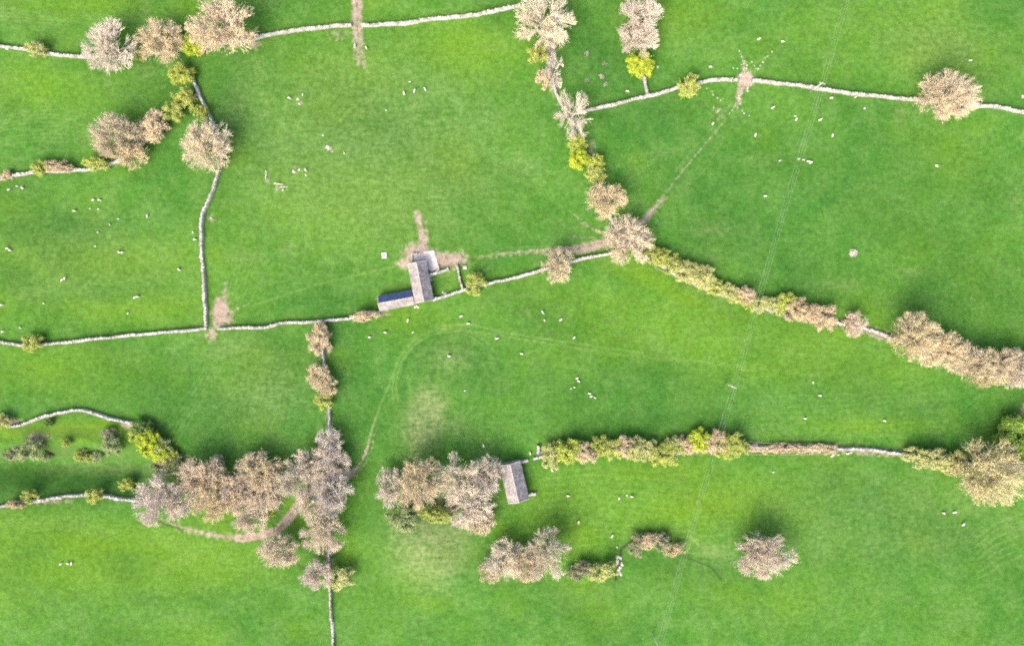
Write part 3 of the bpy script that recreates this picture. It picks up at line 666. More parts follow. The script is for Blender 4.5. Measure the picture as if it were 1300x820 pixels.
def trough(x, y, lx, ly, rz, label, h=.55, rim=.12):
    X, Y, g = W(x, y, h); r = empty('water_trough', (X, Y, g), rz); tag(r, label, 'trough', 'troughs in the fields')
    f = MB()
    for s in (-1, 1):
        f.box((0, s*(ly/2-rim/2), h/2-.05), (lx, rim, h+.1)); f.box((s*(lx/2-rim/2), 0, h/2-.05), (rim, ly-2*rim, h+.1))
    f.box((0, 0, .0), (lx-2*rim, ly-2*rim, .2)); f.build('basin', M['concrete'], r)
    f = MB(); f.box((0, 0, h-.14), (lx-2*rim-.01, ly-2*rim-.01, .04)); f.build('water', M['water'], r)
    f = MB(); f.box((0, -ly/2+rim+.17, h+.03), (lx, .34, .04)); f.build('cover', M['concrete'], r)
trough(487.7, 324.4, 1.9, 2.2, .12, 'square white trough standing alone above the blue-roofed barn', rim=.55)
trough(590.2, 339.7, 1.4, 1.2, .1, 'grey trough right of the barn paddock', rim=.2)
trough(546.5, 354.2, .7, 1.7, .25, 'narrow pinkish trough against the tall barn inside the paddock', rim=.15)

# ------------------------------------------------------------------ straw heap, logs, rocks, fallen branches
X, Y, g = W(1083, 321); r = empty('straw_heap', (X, Y, g)); tag(r, 'small pale round heap in the middle of the right field', 'heap')
f = MB()
for i in range(150):
    a = random.uniform(0, 2*PI); d = 1.5*math.sqrt(random.random()); z = .55*(1-(d/1.6)**2)
    f.box((d*math.cos(a), d*math.sin(a), z*random.uniform(.5, 1.05)), (random.uniform(.2, .6), random.uniform(.1, .3), random.uniform(.08, .2)), random.uniform(0, 3), .3, .5)
f.build('straw', M['straw'], r)
f = MB()
for i in range(16):
    a, b = 2*PI*i/16, 2*PI*(i+1)/16
    for z in (.25, .6, .9): f.tube((1.25*math.cos(a), 1.25*math.sin(a), z), (1.25*math.cos(b), 1.25*math.sin(b), z), .03, n=5)
    f.tube((1.25*math.cos(a), 1.25*math.sin(a), 0), (1.25*math.cos(a), 1.25*math.sin(a), .9), .025, n=5)
f.build('feeder_ring', M['metal'], r)
def log(x, y, L, ang, label, rad=.22):
    X, Y, g = W(x, y, .3); f = MB(); n = 7; 
    P = [Vector((L*(i/n-.5), .10*math.sin(i*1.3), rad*.8)) for i in range(n+1)]
    for i in range(n): f.tube(P[i], P[i+1], rad*(1.05-.5*i/n), rad*(1.05-.5*(i+1)/n), n=8, cap=(i in (0, n-1)))
    f.tube(P[3], P[3]+Vector((.5, .55, .25)), rad*.45, rad*.2, n=6); f.tube(P[5], P[5]+Vector((.4, -.6, .2)), rad*.35, rad*.15, n=6)
    o = f.build('fallen_log', M['log'], smooth=True); o.location = (X, Y, g); o.rotation_euler = (0, 0, math.radians(ang)); tag(o, label, 'log', 'bleached logs in the upper left field')
log(337.6, 221.5, 3.4, 88, 'pale log lying upright in the photo, in the upper middle field')
log(353.5, 233.5, 3.6, -8, 'white log lying crosswise beside the upright one')
log(360, 237.5, 3.0, 4, 'pinkish log just below the white crosswise log', .17)
def rock_mesh(seed):
    r_ = random.Random(seed); import bmesh
    bm = bmesh.new(); bmesh.ops.create_icosphere(bm, subdivisions=2, radius=.5)
    for v in bm.verts:
        k = 1+.18*math.sin(v.co.x*7+seed)+.15*math.sin(v.co.y*8+seed*2)+r_.uniform(-.09, .09); v.co *= k; v.co.z *= .62
        v.co.z = max(v.co.z, -.16)
    me = bpy.data.meshes.new('rock'); bm.to_mesh(me); bm.free(); me.materials.append(M['rock']); return me
ROCKM = [rock_mesh(i) for i in range(5)]
nrock = 0
def rock(x, y, s, label, group, name='rock'):
    global nrock
    X, Y, g = W(x, y); o = link(name, ROCKM[nrock % 5], None, (X, Y, g+.08*s), random.uniform(0, 6)); nrock += 1
    o.scale = (s*random.uniform(.8, 1.3), s*random.uniform(.7, 1.0), s*random.uniform(.6, 1.0)); tag(o, label, 'rock', group); return o
for (x, y, s, l) in ((378,126,.9,'grey rock right of centre in the small top left flock'),(380,132,.9,'grey rock lowest beside the small top left flock'),(410,172,.8,'small rock above the big pale pile of the upper middle field'),
        (415.6,186.8,1.2,'left stone of the pale pile in the upper middle field'),(417.6,188.6,1.2,'right stone of the pale pile in the upper middle field'),(422,192.5,.7,'small greenish stone right of the pale pile'),
        (373.5,218,1.5,'biggest pale rock above the white crosswise log'),(380,215.5,1.0,'pale rock right of the biggest one above the logs'),(388.5,222.5,.9,'pale rock below the sheep beside the logs'),(359.5,241.3,.7,'small white rock under the pinkish log'),
        (1097.5,138,.9,'long grey rock below the upper right wall'),(529,388.5,1.2,'rubble stone at the corner between both barns, upper one'),(531,390,1.0,'rubble stone at the corner between both barns, lower one'),(527,390,.9,'rubble stone at the corner between both barns, left one'),
        (563,372,1.2,'grey rock at the lower side of the barn paddock'),(566,373.2,.9,'smaller grey rock right of the paddock rock'),(268,277,1.0,'pale rock just right of the steep left wall'),(980,66,.6,'thin pale stone right above the muddy gateway')):
    rock(x, y, s, l, 'rocks lying in the pasture')
random.seed(21)
GR = []
for (x, y) in ((939,65),(940.5,69),(941.5,72.5),(943,78),(944.5,80),(941,83),(948,83),(936,87),(931,87),(954,79),(958,84),(959.5,87.5),(962,87.5),(965,83),(969,79),(972,74),(974,72),(948,87),(903.5,117),(905,121),(911,124),(915,128),(906,137),(912,141),(939,121),(943,119),(938,125),(949,116),(930,140),(933,134),(937,137),(942,141),(945,144),(951,147),(940,132),(918,126),(897,113),(926,144)):
    rock(x+random.uniform(-.5,.5), y+random.uniform(-.5,.5), random.uniform(.4, .75), 'small pale stone scattered around the muddy gateway', 'small stones scattered around the muddy gateway', 'field_stone')
for i in range(26):
    a = random.uniform(0, 2*PI); d = random.uniform(4, 11)
    rock(946+d*math.cos(a)*.9, 102+d*math.sin(a), random.uniform(.35, .65), 'small pale stone scattered around the muddy gateway', 'small stones scattered around the muddy gateway', 'field_stone')
for (x, y, s) in ((784,706.5,1.6),(787.5,708,1.3),(784,712.5,1.5),(789.5,715.5,1.4),(787.5,719.5,1.7),(785.5,723,1.5),(784.5,726,1.2),(788,728,1.3),(801.5,691,1.3)):
    rock(x, y, s, 'white boulder in the dark bed of the beck at the photo bottom', 'white boulders in the bed of the beck', 'boulder')
def branch(x, y, sc_, rz, label, tilt=1.25):
    tm, cm = TM['sparse'][0][nrock % 3]
    X, Y, g = W(x, y, .5); t = empty('fallen_branch', (X, Y, g+.25)); t.rotation_euler = (tilt, 0, rz); t.scale = (sc_, sc_*.12, sc_)
    tag(t, label, 'branch', 'fallen branches in the grass')
    link('stem', tm, t); c = link('twigs', cm, t); c.color = (.30,.30,.22,0)
branch(742,67.5,.15,1.2,'pale fallen branch, uppermost of those left of the grey tree'); branch(744,99,.15,.5,'grey tangled branch, left one of the fallen ones near the sparse tree')
branch(762,100,.15,2.6,'curved pale branch, middle one of the fallen ones near the sparse tree'); branch(771,109,.14,4,'small branch, lowest of the fallen ones near the sparse tree')
branch(768,78,.15,0,'thin greenish branch, upper right of the fallen ones')

# ------------------------------------------------------------------ fences
def fence(pts, label, step=3.0, h=1.2):
    P = resample([W(x, y, .8)[:2] for x, y in pts], step); o = P[0]; g0 = float(gh(*o))
    r = empty('wire_fence', (*o, g0)); tag(r, label, 'fence', 'post and wire fences along the hedges')
    pm = None; wr = MB(); hh = [float(gh(*p)) for p in P]
    for i, (x, y) in enumerate(P):
        loc = (x-o[0], y-o[1], hh[i]-g0)
        if pm is None:
            f = MB(); f.tube((0,0,-.4),(0,0,h+.08),.075,.07,n=7); q = f.build('post', M['wood'], r); pm = q.data
        else: q = link('post', pm, r)
        q.location = loc
    for a in range(len(P)-1):
        for z in (.35, .75, h):
            wr.tube((P[a][0]-o[0],P[a][1]-o[1],hh[a]-g0+z),(P[a+1][0]-o[0],P[a+1][1]-o[1],hh[a+1]-g0+z),.028 if z < h else .045,n=4,cap=False)
    wr.build('wire', M['wood'], r)
fence([(812,326),(835,341),(866,356),(899,371),(935,382),(970,396),(1004,406),(1030,411),(1061,416.5),(1098,422.5),(1129,434)], 'thin fence along the lower side of the long hedge')
fence([(229,74),(236,88),(243,100)], 'short thin fence running down to the top of the steep left wall')
fence([(946,560),(970,562),(1010,563),(1060,564)], 'thin fence on the upper side of the low pinkish hedge shrubs')
fence([(944,576),(970,577),(1000,577),(1062,576)], 'thin fence on the lower side of the low pinkish hedge shrubs')
# ------------------------------------------------------------------ power line
Z = 11.0
tops = [(1072.5,14.5),(1044.5,105.5),(932.2,491.5),(861,733)]
tops = [(1098,-78),(1044.5,105.5),(932.2,491.5),(836,822)]
TP = [W(x, y, Z) for x, y in tops]
PD = []
for i, (X, Y, g) in enumerate(TP):
    a = TP[max(0, i-1)]; b = TP[min(3, i+1)]; rz = math.atan2(b[1]-a[1], b[0]-a[0])
    lab = ['power pole beyond the top of the upper right field','wooden power pole on the upper right wall, with a crossarm','wooden power pole in the field between the two hedges','wooden power pole in the field at the photo bottom'][i]
    r = empty('power_pole', (X, Y, g), rz); tag(r, lab, 'power pole', 'wooden poles of the power line')
    f = MB(); f.tube((0,0,-.8),(0,0,Z),.20,.14,n=10); f.build('pole', M['pole'], r, smooth=True)
    f = MB(); f.box((.14,0,Z-.25),(.14,2.2,.16)); f.build('crossarm', M['pole'], r)
    for s in (-1, 0, 1):
        f = MB(); f.tube((.14 if s else 0, s*.95, Z-.18 if s else Z), (.14 if s else 0, s*.95, Z+.12 if s else Z+.3), .06, .04, n=8); f.build('insulator', M['insulator'], r)
    PD.append((X, Y, g, rz))
k = 0
for i in range(3):
    for s, nm in ((-1,'left'),(0,'middle'),(1,'right')):
        f = MB(); pts = []
        for q in range(21):
            t = q/20; e = []
            for (X, Y, g, rz) in (PD[i], PD[i+1]):
                ox = .14 if s else 0; e.append(Vector((X+ox*math.cos(rz)-s*.95*math.sin(rz), Y+ox*math.sin(rz)+s*.95*math.cos(rz), g+Z+(.12 if s else .3))))
            p = e[0].lerp(e[1], t); p.z -= 1.8*4*t*(1-t)*((e[1]-e[0]).length/120)**2; pts.append(p)
        for a, b in zip(pts[:-1], pts[1:]): f.tube(a, b, .016, n=4, cap=False)
        o = f.build('power_line', M['wire']); c = ['above the wall pole','between the two poles','below the field pole'][i]
        tag(o, f'{nm} one of three parallel wires running {c}', 'wire', 'wires of the power line')
GW = 'trees along the field walls'; GB = 'bushes along the field walls'; GH = 'shrubs in the long upper hedge'; GL = 'shrubs in the lower hedge'
GWD = 'bare trees of the lower left wood'; GC = 'bare trees of the middle clump'
TREES = [
 (46.5,62.5,12,10,'h','small tan bush alone on the top left wall',GB),
 (140,59,31,33,'g','large grey-pink bare tree standing at the top left wall, right of the lone tan bush',GW),
 (178,68,8,8,'y','tiny yellow-green bush between the grey-pink tree and the tan tree, top left',GB),
 (204,54,27,27,'t','tan budding tree between two bright bushes on the top left wall',GW),
 (245,57,13,11,'b','bright yellow bush touching the biggest tan tree at top left',GB),
 (284,35,39,34,'t','biggest tan tree at top left, where the wall sets off right',GW),
 (231,94,14,12,'y','yellow-green bush just below the top left wall and its bright yellow bush',GB),
 (234,127,14,13,'v','round tan-yellow bush, uppermost of the slanting bush row at left',GB),
 (219,143,12,11,'v','small yellow-tan bush, second down the slanting bush row',GB),
 (256,144,8,9,'v','small bush touching the steep wall above the grey-pink tree',GB),
 (194,162,19,18,'q','greyish tan shrub low in the slanting row beside the wide tan tree',GB),
 (147,173,29,26,'t','wide tan tree at left, at the foot of the slanting bush row',GW),
 (166,196,22,18,'t','smaller tan tree leaning into the lower right of the wide tan tree',GW),
 (264.5,184.5,29,32,'p','pinkish bare tree over the bend of the steep left wall',GW),
 (51,213,10,9,'v','yellow-tan bush on the short left wall, left of two pinkish shrubs',GB),
 (65,211,9,7,'q','pinkish low shrub on the short left wall beside the yellow-tan bush',GB),
 (82,212,10,7,'q','pinkish low shrub on the short left wall, right one of the pair',GB),
 (122,208,14,9,'v','yellow-tan bush at the right end of the short left wall',GB),
 (9,223,7,6,'q','tiny pinkish shrub on the wall at the left photo edge',GB),
 (690,31,36,33,'w','large cream bare tree at the top centre, at the end of the long top wall',GW),
 (683,69,12,12,'v','yellow-tan bush tucked under the large cream tree at top centre',GB),
 (702,92,13,26,'s','narrow sparse bare tree below the large cream tree, top centre',GW),
 (690,101,9,11,'q','tan shrub at the left foot of the narrow sparse tree, top centre',GB),
 (811,25,28,26,'g','grey bare tree in the open near the top, above its twin and the yellow bush',GW),
 (811,53,24,20,'g','grey bare tree directly above the round yellow bush near the top',GW),
 (812.6,82.6,14,14,'b','round bright yellow bush below the grey trees near the top',GB),
 (875,110,14,13,'v','tan-yellow bush sitting on the upper right wall, left of the muddy gateway',GB),
 (726,146,23,31,'s','sparse spiky bare tree where the upper right wall begins',GW),
 (733,184,10,10,'y','yellow-green bush directly below the sparse spiky tree',GB),
 (736,203,12,11,'b','brightest yellow bush of the row below the sparse spiky tree',GB),
 (756,206,9,9,'y','small green-yellow bush right of the brightest yellow bush',GB),
 (757,222,12,10,'v','tan-yellow bush lowest in the short row above the gold-tan tree',GB),
 (769,255,24,21,'t','gold-tan tree above the big pinkish tree at the wall junction',GW),
 (797,306,30,29,'p','big pinkish bare tree over the muddy wall junction, centre right',GW),
 (709.5,337.6,20,22,'t','tan tree standing over the middle wall, left of the muddy junction',GW),
 (1201,123,36,30,'t','squarish tan tree straddling the upper right wall',GW),
 (42,435,12,10,'v','lone yellow-green bush on the left end of the long middle wall',GB),
 (604,361,12,13,'v','yellow bush on the wall right of the barn paddock',GB),
 (463,401,18,6,'q','low tan shrub along the wall just left of the blue-roofed barn',GB),
 (406.6,431,14,18,'q','greyish tan small tree at the top of the short upright wall, left of centre',GB),
 (404,477,14,15,'t','gold-tan tree halfway down the short upright wall, left one of two',GW),
 (416,490,13,13,'t','gold-tan tree halfway down the short upright wall, right one of two',GW),
 (412,509,11,9,'v','yellow bush at the lower end of the gold-tan trees, left of centre',GB),
 # upper hedge
 (826,322,11,10,'v','yellow-tan shrub at the upper left end of the long hedge',GH),
 (841,328,12,10,'v','yellow-tan shrub, second from the upper end of the long hedge',GH),
 (855,336,13,12,'v','yellow-tan shrub, third from the upper end of the long hedge',GH),
 (868,345,13,12,'h','tan shrub, fourth from the upper end of the long hedge',GH),
 (881,347,14,12,'h','tan shrub, fifth from the upper end of the long hedge',GH),
 (896,354,13,13,'h','tan shrub, sixth from the upper end of the long hedge',GH),
 (909,365,11,9,'v','low yellowish shrub, seventh from the upper end of the long hedge',GH),
 (921,369,11,9,'h','low tan shrub, eighth from the upper end of the long hedge',GH),
 (933,375,10,9,'h','low tan shrub, ninth from the upper end of the long hedge',GH),
 (946,374,11,11,'q','pinkish shrub in the long hedge, just left of the power lines',GH),
 (950,384,10,7,'v','low yellow shrub at the lower edge of the hedge beside the power lines',GH),
 (965,386,12,10,'h','tan shrub of the long hedge right under the power lines',GH),
 (979,386,11,9,'h','tan shrub of the long hedge just right of the power lines',GH),
 (996,381,11,9,'y','bright yellow shrub poking from the long hedge right of the power lines',GH),
 (992,392,10,7,'v','low yellow-tan shrub in front of the bright yellow hedge shrub',GH),
 (1013,394,16,14,'q','pinkish tan tree-like shrub, left of two ending the unbroken hedge',GH),
 (1045,402,16,15,'q','pinkish tan tree-like shrub at the right end of the unbroken hedge',GH),
 (1029,399,11,10,'q','smaller pinkish shrub squeezed between the two tree-like hedge shrubs',GH),
 (1084,411,15,16,'p','pinkish small tree standing alone in the gap of the long hedge',GH),
 (1161,427,29,28,'t','leftmost tall tan tree of the row running to the right photo edge',GW),
 (1176,445,23,18,'t','low tan tree at the lower right of the leftmost tall tree, right edge row',GW),
 (1198,443,23,22,'t','third tan tree from the left in the right edge row',GW),
 (1218,453,22,20,'t','fourth tan tree from the left in the right edge row',GW),
 (1240,463,24,22,'t','fifth tan tree from the left in the right edge row',GW),
 (1248,478,20,12,'k','low yellowish tree at the lower side of the right edge row',GW),
 (1266,463,24,22,'t','sixth tan tree from the left in the right edge row',GW),
 (1288,468,24,24,'p','pinkish tan tree, last but one of the right edge row',GW),
 (1312,470,22,24,'t','tan tree cut by the right photo edge, last of its row',GW),
 # lower left dale
 (180,544,12,10,'d','dark green bush at the end of the curved lower left wall',GB),
 (190,560,13,13,'b','brightest yellow-green bush below the end of the curved left wall',GB),
 (198,573,12,10,'b','second bright yellow-green bush, just below the brightest one at lower left',GB),
 (210,583,9,9,'h','small tan bush between the bright yellow bushes and the grey-green one',GB),
 (185,551,10,9,'y','yellow-green bush between the dark green bush and the brightest one, lower left',GB),
 (204,566,11,10,'m','olive-green bush on the outer side of the bright yellow ones, lower left',GB),
 (216,578,9,9,'y','small yellow-green bush just above the grey-green bush at lower left',GB),
 (172,552,8,8,'v','yellowish bush just inside the end of the curved left wall',GB),
 (200,592,8,8,'r','dark leafless shrub under the bright bushes at lower left',GB),
 (223,588,10,10,'m','grey-green bush at the upper edge of the lower left wood',GB),
 (138,551,8,8,'r','dark grey leafless shrub in the middle of the dale',GB),
 (143,566,11,10,'m','grey-green shrub just below the dark leafless shrub in the dale',GB),
 (106,579,11,7,'v','yellow-tan bush in the middle of the dale',GB),
 (122,580,7,7,'m','small green bush right of the yellow-tan bush in the dale',GB),
 (84,562,6,5,'v','tiny yellow bush on the dale slope above the middle bush',GB),
 (37,572,16,13,'m','large olive shrub in the left of the dale',GB),
 (12,578,11,6,'r','dark grey shrub near the left photo edge in the dale',GB),
 (57,580,6,6,'m','small olive bush right of the large olive shrub, in the dale',GB),
 (62,536,5,4,'d','tiny dark bush just under the curved wall of the dale',GB),
 (162,615,10,7,'v','yellow-tan bush standing free above the lower dale wall',GB),
 (121,628,10,9,'v','yellow bush sitting on the lower dale wall',GB),
 (38,630,10,8,'v','yellow-tan bush on the left part of the lower dale wall',GB),
 (20,640,10,5,'q','low pinkish shrub on the lower dale wall near the left photo edge',GB),
 (2,535,10,9,'h','tan shrub at the left photo edge by the curved wall end',GB),
 # wood
 (211,634,38,30,'g','pale grey bare tree, leftmost of the lower left wood',GWD),
 (208,603,12,11,'s','small sparse bare tree above the leftmost tree of the wood',GWD),
 (258,609,30,28,'p','pinkish tree, second from the left in the lower left wood',GWD),
 (274,632,26,27,'t','tan tree at the lower edge, second from left in the lower left wood',GWD),
 (277,584,9,9,'s','tiny wispy bare tree above the upper edge of the lower left wood',GWD),
 (303,625,26,26,'p','pinkish tree in the centre of the lower left wood',GWD),
 (330,596,27,24,'t','tan tree at the upper middle edge of the lower left wood',GWD),
 (333,625,26,22,'p','pinkish tree just below the upper tan tree of the wood',GWD),
 (336,646,13,9,'y','yellow-green bush at the lower edge of the wood above the track',GWD),
 (318,658,22,17,'w','pale bare tree at the lower edge of the wood just above the track',GWD),
 (376,609,24,26,'g','grey bare tree in the wood, left of the track as it bends up',GWD),
 (395,590,28,22,'w','pale bare tree at the upper right of the wood, under the upright wall',GWD),
 (419,567,17,24,'g','narrow grey bare tree at the tip of the wood below the upright wall',GWD),
 (427,588,18,18,'g','grey bare tree at the right edge of the wood above the track end',GWD),
 (421,626,26,25,'g','grey bare tree at the right edge of the wood just below the track end',GWD),
 (398,640,24,22,'w','cream bare tree right of the bending track in the wood',GWD),
 (411,674,27,26,'w','cream bare tree over the lower upright wall, below the track',GWD),
 (356,698,25,20,'p','pinkish bare tree standing apart below the track',GWD),
 (402,728,20,18,'g','grey bare tree on the lower upright wall near the photo bottom',GWD),
 (432,732,16,14,'h','tan shrub right of the lower upright wall, near the photo bottom',GWD),
 # middle clump
 (494,617,17,24,'w','narrow cream tree, leftmost of the clump left of the lone barn',GC),
 (533,611,31,31,'t','tan tree, second from left in the clump left of the lone barn',GC),
 (512,655,19,17,'m','soft olive-grey bush below the leftmost trees of the clump',GC),
 (553,652,24,9,'v','low yellow-tan bush below the middle clump',GC),
 (582,606,28,30,'w','cream tree in the upper middle of the clump left of the lone barn',GC),
 (596,643,30,26,'w','cream tree in the lower middle of the clump left of the lone barn',GC),
 (609,662,18,17,'t','tan tree at the lowest point of the clump left of the lone barn',GC),
 (621,602,19,24,'g','grey-pink tree touching the left side of the lone barn',GC),
 (641,708,24,24,'w','cream tree near the photo bottom, left of the big cream one',GC),
 (668,716,22,18,'t','tan tree squeezed below between two cream trees near the photo bottom',GC),
 (624,724,16,14,'t','small tan tree at the left foot of the cream trees, photo bottom',GC),
 (695,702,27,32,'w','big cream bare tree below the lone barn, near the photo bottom',GC),
 (738,724,17,10,'r','grey low shrub right of the big cream tree at the photo bottom',GC),
 (764,724,18,11,'h','tan low shrub left of the white stones at the photo bottom',GC),
 (810,692,11,13,'r','round grey shrub, leftmost of the four by the beck',GB),
 (824,686,14,9,'q','pinkish grey shrub, second of the four by the beck',GB),
 (840,688,12,10,'r','grey shrub, third of the four by the beck',GB),
 (855,696,13,8,'q','thin pinkish shrub, rightmost of the four by the beck',GB),
 (968,704,38,27,'p','wide pinkish tree alone at the photo bottom, right of the power lines',GW),
 # lower hedge
 (701,579,13,15,'h','tan shrub, first of the lower hedge, right of the lone barn',GL),
 (723,572,15,14,'y','bright yellow shrub, second in the lower hedge',GL),
 (742,575,14,13,'q','pinkish tan shrub, third in the lower hedge',GL),
 (763,567,13,12,'v','yellow-tan shrub, fourth in the lower hedge',GL),
 (778,569,13,12,'v','yellow-tan shrub, fifth in the lower hedge',GL),
 (791,566,12,12,'q','pinkish tan shrub, sixth in the lower hedge',GL),
 (806,570,14,13,'h','tan shrub, seventh in the lower hedge',GL),
 (821,570,13,13,'h','tan shrub, eighth in the lower hedge',GL),
 (836,577,14,12,'v','yellow-tan shrub, ninth in the lower hedge',GL),
 (852,575,15,14,'v','yellow-tan shrub at the lowest sag of the lower hedge, tenth along',GL),
 (857,562,11,9,'h','small tan shrub on the upper side of the lower hedge sag',GL),
 (874,563,12,11,'q','pinkish tan shrub left of the bright yellow one by the power lines',GL),
 (889,558,12,12,'b','bright yellow shrub in the lower hedge beside the power lines',GL),
 (907,562,14,14,'q','pinkish shrub of the lower hedge right under the power lines',GL),
 (922,568,14,13,'v','yellow-tan shrub just right of the power lines in the lower hedge',GL),
 (935,565,13,15,'v','yellow-tan shrub ending the thick part of the lower hedge',GL),
 (955,569,11,5,'q','low pinkish hedge shrub, first of six between the two fences',GL,.6),
 (974,570,12,5,'q','low pinkish hedge shrub, second of six between the two fences',GL,.6),
 (994,569,12,6,'q','low pinkish hedge shrub, third of six between the two fences',GL,.6),
 (1013,569,12,6,'q','low pinkish hedge shrub, fourth of six between the two fences',GL,.6),
 (1033,569,12,6,'q','low pinkish hedge shrub, fifth of six between the two fences',GL,.6),
 (1052,570,11,6,'q','low pinkish hedge shrub, last of six between the two fences',GL,.6),
 (1166,580,18,12,'h','tan low shrub right of the lower right wall end',GL),
 (1188,583,18,13,'h','tan low shrub in the middle of three before the big golden tree',GL),
 (1207,585,17,14,'h','tan low shrub touching the big golden tree',GL),
 (1255,597,43,38,'k','big golden-tan tree at the lower right',GW),
 (1293,556,23,26,'e','fresh green leafy tree at the right photo edge',GW),
]
for a in TREES: tree(*a)
# ------------------------------------------------------------------ sheep
def sheep_mesh(name, k=1.0, graze=True):
    me = bpy.data.meshes.new(name)
    if graze: hd = [(.62,0,.62),(.78,0,.38),(.92,0,.16)]
    else: hd = [(.60,0,.86),(.72,0,1.02),(.90,0,.98)]
    V = [(0,0,.66),(-.28,0,.67),(-.5,0,.66),(.28,0,.67),(.46,0,.68)]+hd; R = [.31,.31,.22,.29,.22,.13,.11,.07]
    E = [(0,1),(1,2),(0,3),(3,4),(4,5),(5,6),(6,7)]
    for sx, b in ((-.40,2),(.38,4)):
        for sy in (-1, 1):
            i = len(V); V += [(sx,sy*.15,.45),(sx-.03*(1 if sx<0 else -.4),sy*.15,.24),(sx,sy*.15,.03)]; R += [.10,.05,.045]
            E += [(b,i),(i,i+1),(i+1,i+2)]
    for sy in (-1,1):
        i = len(V); h = hd[1]; V += [(h[0]-.02,sy*.17,h[2]+.05)]; R += [.035]; E += [(6,i)]
    i = len(V); V += [(-.68,0,.50)]; R += [.05]; E += [(2,i)]
    me.from_pydata([(x*k,y*k,z*k) for x,y,z in V], E, []); o = link('tmp_sheep', me)
    m = o.modifiers.new('s','SKIN'); sk = me.skin_vertices[0].data
    for i, r in enumerate(R): sk[i].radius = (r*k, r*k*(1.05 if i < 5 else 1))
    sk[0].use_root = True
    u = o.modifiers.new('u','SUBSURF'); u.levels = 2; u.render_levels = 2
    dg = bpy.context.evaluated_depsgraph_get(); ev = o.evaluated_get(dg); nm = bpy.data.meshes.new_from_object(ev)
    nm.name = name; nm.materials.clear(); nm.materials.append(M['fleece'])
    for p in nm.polygons: p.use_smooth = True
    bpy.data.objects.remove(o); return nm
SM = [sheep_mesh('ewe_grazing', 0.96), sheep_mesh('ewe_looking', .96, False), sheep_mesh('lamb', .64, False)]
ORD = ['', 'leftmost', 'second from left', 'third from left', 'fourth from left', 'fifth from left', 'sixth from left', 'seventh from left']
NUM = ['', 'one', 'two', 'three', 'four', 'five', 'six', 'seven', 'eight']
def flock(where, L):
    L = sorted(L); n = len(L)
    for i, q in enumerate(L):
        x, y, a = q[0], q[1], q[2]; small = len(q) > 3
        k = 2 if small else (0 if (i+int(x)) % 3 else 1)
        X, Y, g = W(x, y, .5); o = link('sheep', SM[k], None, (X, Y, g), math.radians(a)+random.uniform(-.2,.2))
        if n == 1: lab = f'single white sheep {where}'
        elif n == 2: lab = f'white sheep, {"left" if i == 0 else "right"} one of two {where}'
        else: lab = f'white sheep, {ORD[i+1] if i < n-1 else "rightmost"} of {NUM[n]} {where}'
        assert 4 <= len(lab.split()) <= 16, lab
        tag(o, lab, 'sheep', 'sheep and lambs in the fields')
F_ = flock
F_('on the top left wall at the photo edge', [(9,62.5,0)])
F_('under the short left wall', [(11,241,40),(21,236.5,0,1),(28.5,238.5,-30)])
F_('beside the track below the top wall', [(450.5,59,90),(465,61,120)])
F_('left of the rocks in the upper left field', [(367,124.5,-20),(384,120.5,70,1)])
F_('high in the field left of the tree line', [(513,119,100),(520,104,0,1),(526,116,80),(540,114,110)])
F_('alone below the four upper middle sheep', [(490,140,-40,1)])
F_('right of the pale stone pile', [(437,195,110,1)])
F_('among rocks above the white log', [(388,216,120)])
F_('below the two logs', [(359,241,10,1)])
F_('beside the round bright yellow bush at top', [(835,85.5,60,1)])
F_('above the upper right wall, right of the round yellow bush', [(902,85,0)])
F_('above the muddy gateway, either side', [(963,50,30),(993.5,53,0)])
F_('above the short stub wall', [(796.5,116,0)])
F_('below the muddy gateway', [(905,157,60),(959,172,90)])
F_('just above the squarish tan tree', [(1232,77,0)])
F_('close under the upper right wall', [(1055.5,124.5,10),(1086,123.5,0,1)])
F_('around the power line below the wall', [(981,137,40),(1009.5,147.5,0,1),(1011,151.5,70),(1041,152.5,35),(1057,172,80)])
F_('grazing left of the upper right meadow', [(990,204,20,1),(1014,202,20,1),(1020,203,10,1),(1026,205,0),(1029.5,206.5,30)])
F_('alone far below the squarish tan tree', [(1189,210.5,-40)])
F_('at the right photo edge above the wall', [(1298,123,90)])
F_('left of the power lines, middle right field', [(971.5,249,0)])
F_('in the upper part of the left field', [(94,268,10),(114,265,0,1),(118,254,0),(124.5,265.5,0,1),(126,254,-10)])
F_('below the upper flock in the left field', [(124,295,-20,1),(139,285,-40,1),(150,278,0,1),(187,274.5,80)])
F_('right beside the steep left wall', [(244.6,295,90,1),(247,304,0)])
F_('in the centre of the left field', [(120.5,312.6,0,1),(151,320,-20),(155,320.5,20)])
F_('near the left photo edge, mid field', [(9,315.5,10),(12.5,317.5,-30)])
F_('standing close together, left field', [(78.5,356,50),(82,353.5,60)])
F_('low in the left field', [(25,416,0,1),(55,385,0,1)])
F_('at the left edge above the middle wall', [(1.5,387,0),(3,421,20)])
F_('left of the steep wall, lone', [(227,342,-30)])
F_('close together low in the left field', [(171,378,30),(174.5,376.5,-20)])
F_('between the close pair and the middle wall', [(162,398,40,1)])
F_('just below the two joined barns', [(469,428,0),(489,422,0),(517.6,407,60),(524,422,50,1)])
F_('below the paddock wall', [(585,401.6,20),(594.5,410.5,0)])
F_('inside the ring of wheel marks', [(570,452,0)])
F_('alone right of the wheel mark ring', [(630.5,429.5,0)])
F_('below the tan wall tree, centre field', [(662,449,0),(689,396.5,120),(691.5,407,110,1),(711.7,406,30),(729,428.5,40)])
F_('in a loose group at the centre', [(725,493.5,50,1),(729,491.5,0,1),(732.5,480,30),(734.5,483.5,-40),(748.5,499.5,0),(750.5,503,10),(755,504.5,-20,1)])
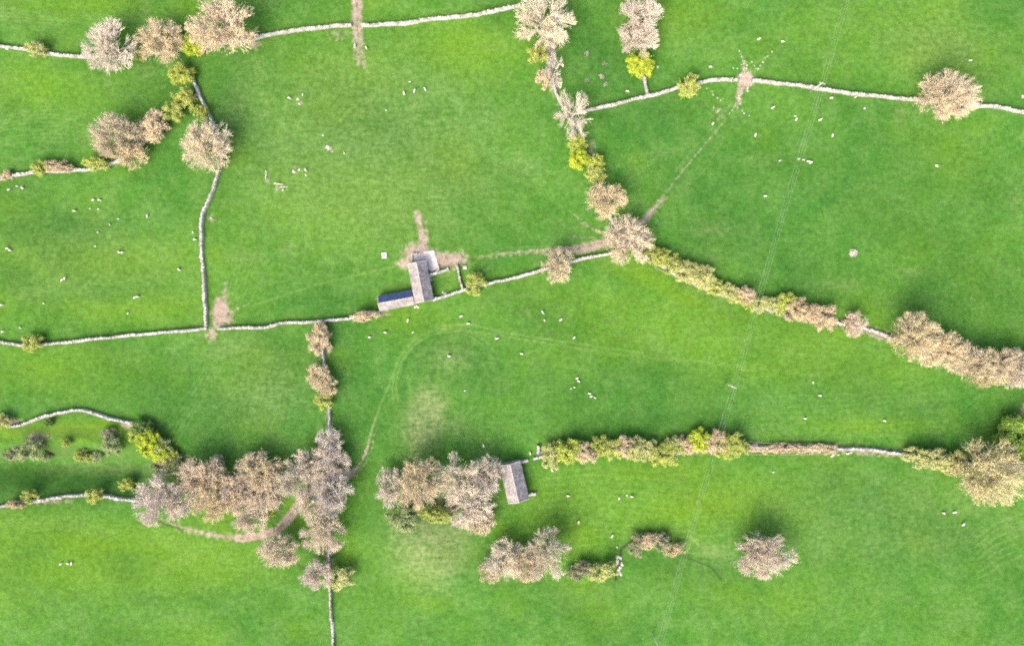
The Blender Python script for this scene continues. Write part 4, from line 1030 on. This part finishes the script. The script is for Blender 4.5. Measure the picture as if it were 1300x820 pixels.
F_('in the middle meadow right of the field pole', [(1022,531,-20),(1032.5,486,90,1),(1041,502,0),(1123,534,-30)])
F_('above the middle tree clump', [(590,496,10,1),(614,566,110)])
F_('at the foot of the clump near the lone barn', [(626.5,665,60)])
F_('by the wall gap above the lone barn', [(673,575.5,90)])
F_('below the first lower hedge shrub', [(701,597,-30)])
F_('in the meadow right of the lone barn', [(721,629,0),(734.5,663,70),(786,632.5,90),(796,629,100,1),(802,630,0)])
F_('above the white boulders of the beck', [(777,680.5,50),(783.4,694.5,110,1)])
F_('along the fence at the low hedge shrubs', [(1056,578.5,40),(1064,577,0,1),(1076,575.5,10),(1080,574.5,0,1)])
F_('alone in the lower right meadow, power line side', [(981.6,599,0,1)])
F_('below the big golden-tan tree', [(1198,651,-10),(1211.5,650,20),(1222.5,665.7,30)])
F_('at the bottom left, tightly grouped', [(77,715.5,20),(86,714.8,0),(91,715,70)])
F_('on bare earth at the right photo edge', [(1293.5,530,60,1)])

# ------------------------------------------------------------------ camera, light
cam = bpy.data.cameras.new('camera'); co = bpy.data.objects.new('camera', cam); COL.objects.link(co)
co.location = (0, 0, H); co.rotation_euler = (0, 0, 0); sc.camera = co
cam.sensor_width = 36; cam.lens = 36*H/(1300*S); cam.clip_end = 5000; cam.clip_start = 1
cam.shift_y = -45/1300
w = bpy.data.worlds.new('World'); sc.world = w; w.use_nodes = True; nt = w.node_tree; nt.nodes.clear()
bg = nt.nodes.new('ShaderNodeBackground'); sk = nt.nodes.new('ShaderNodeTexSky'); wo = nt.nodes.new('ShaderNodeOutputWorld')
sk.sky_type = 'NISHITA'; sk.sun_disc = False
sun_dir = Vector((-0.48, -0.80, 0.95)).normalized()
sk.sun_elevation = math.asin(sun_dir.z); sk.sun_rotation = math.atan2(sun_dir.x, sun_dir.y)
sk.air_density = 1.0; sk.dust_density = 6.0; sk.ozone_density = 1.0
bg.inputs[1].default_value = 0.15
nt.links.new(sk.outputs[0], bg.inputs[0]); nt.links.new(bg.outputs[0], wo.inputs[0])
L = bpy.data.lights.new('sun', 'SUN'); L.energy = 1.25; L.angle = math.radians(48); L.color = (1.0, 0.95, 0.88)
lo = bpy.data.objects.new('sun', L); COL.objects.link(lo); lo.rotation_euler = sun_dir.to_track_quat('Z', 'Y').to_euler()
sc.view_settings.view_transform = 'Standard'; sc.view_settings.look = 'None'; sc.view_settings.gamma = 1; sc.view_settings.use_curve_mapping = False
sc.view_settings.exposure = 1.36
sc.render.engine = 'CYCLES'; sc.cycles.max_bounces = 5; sc.cycles.diffuse_bounces = 3; sc.cycles.use_denoising = False
sc.cycles.pixel_filter_type = 'BLACKMAN_HARRIS'; sc.cycles.filter_width = 2.0
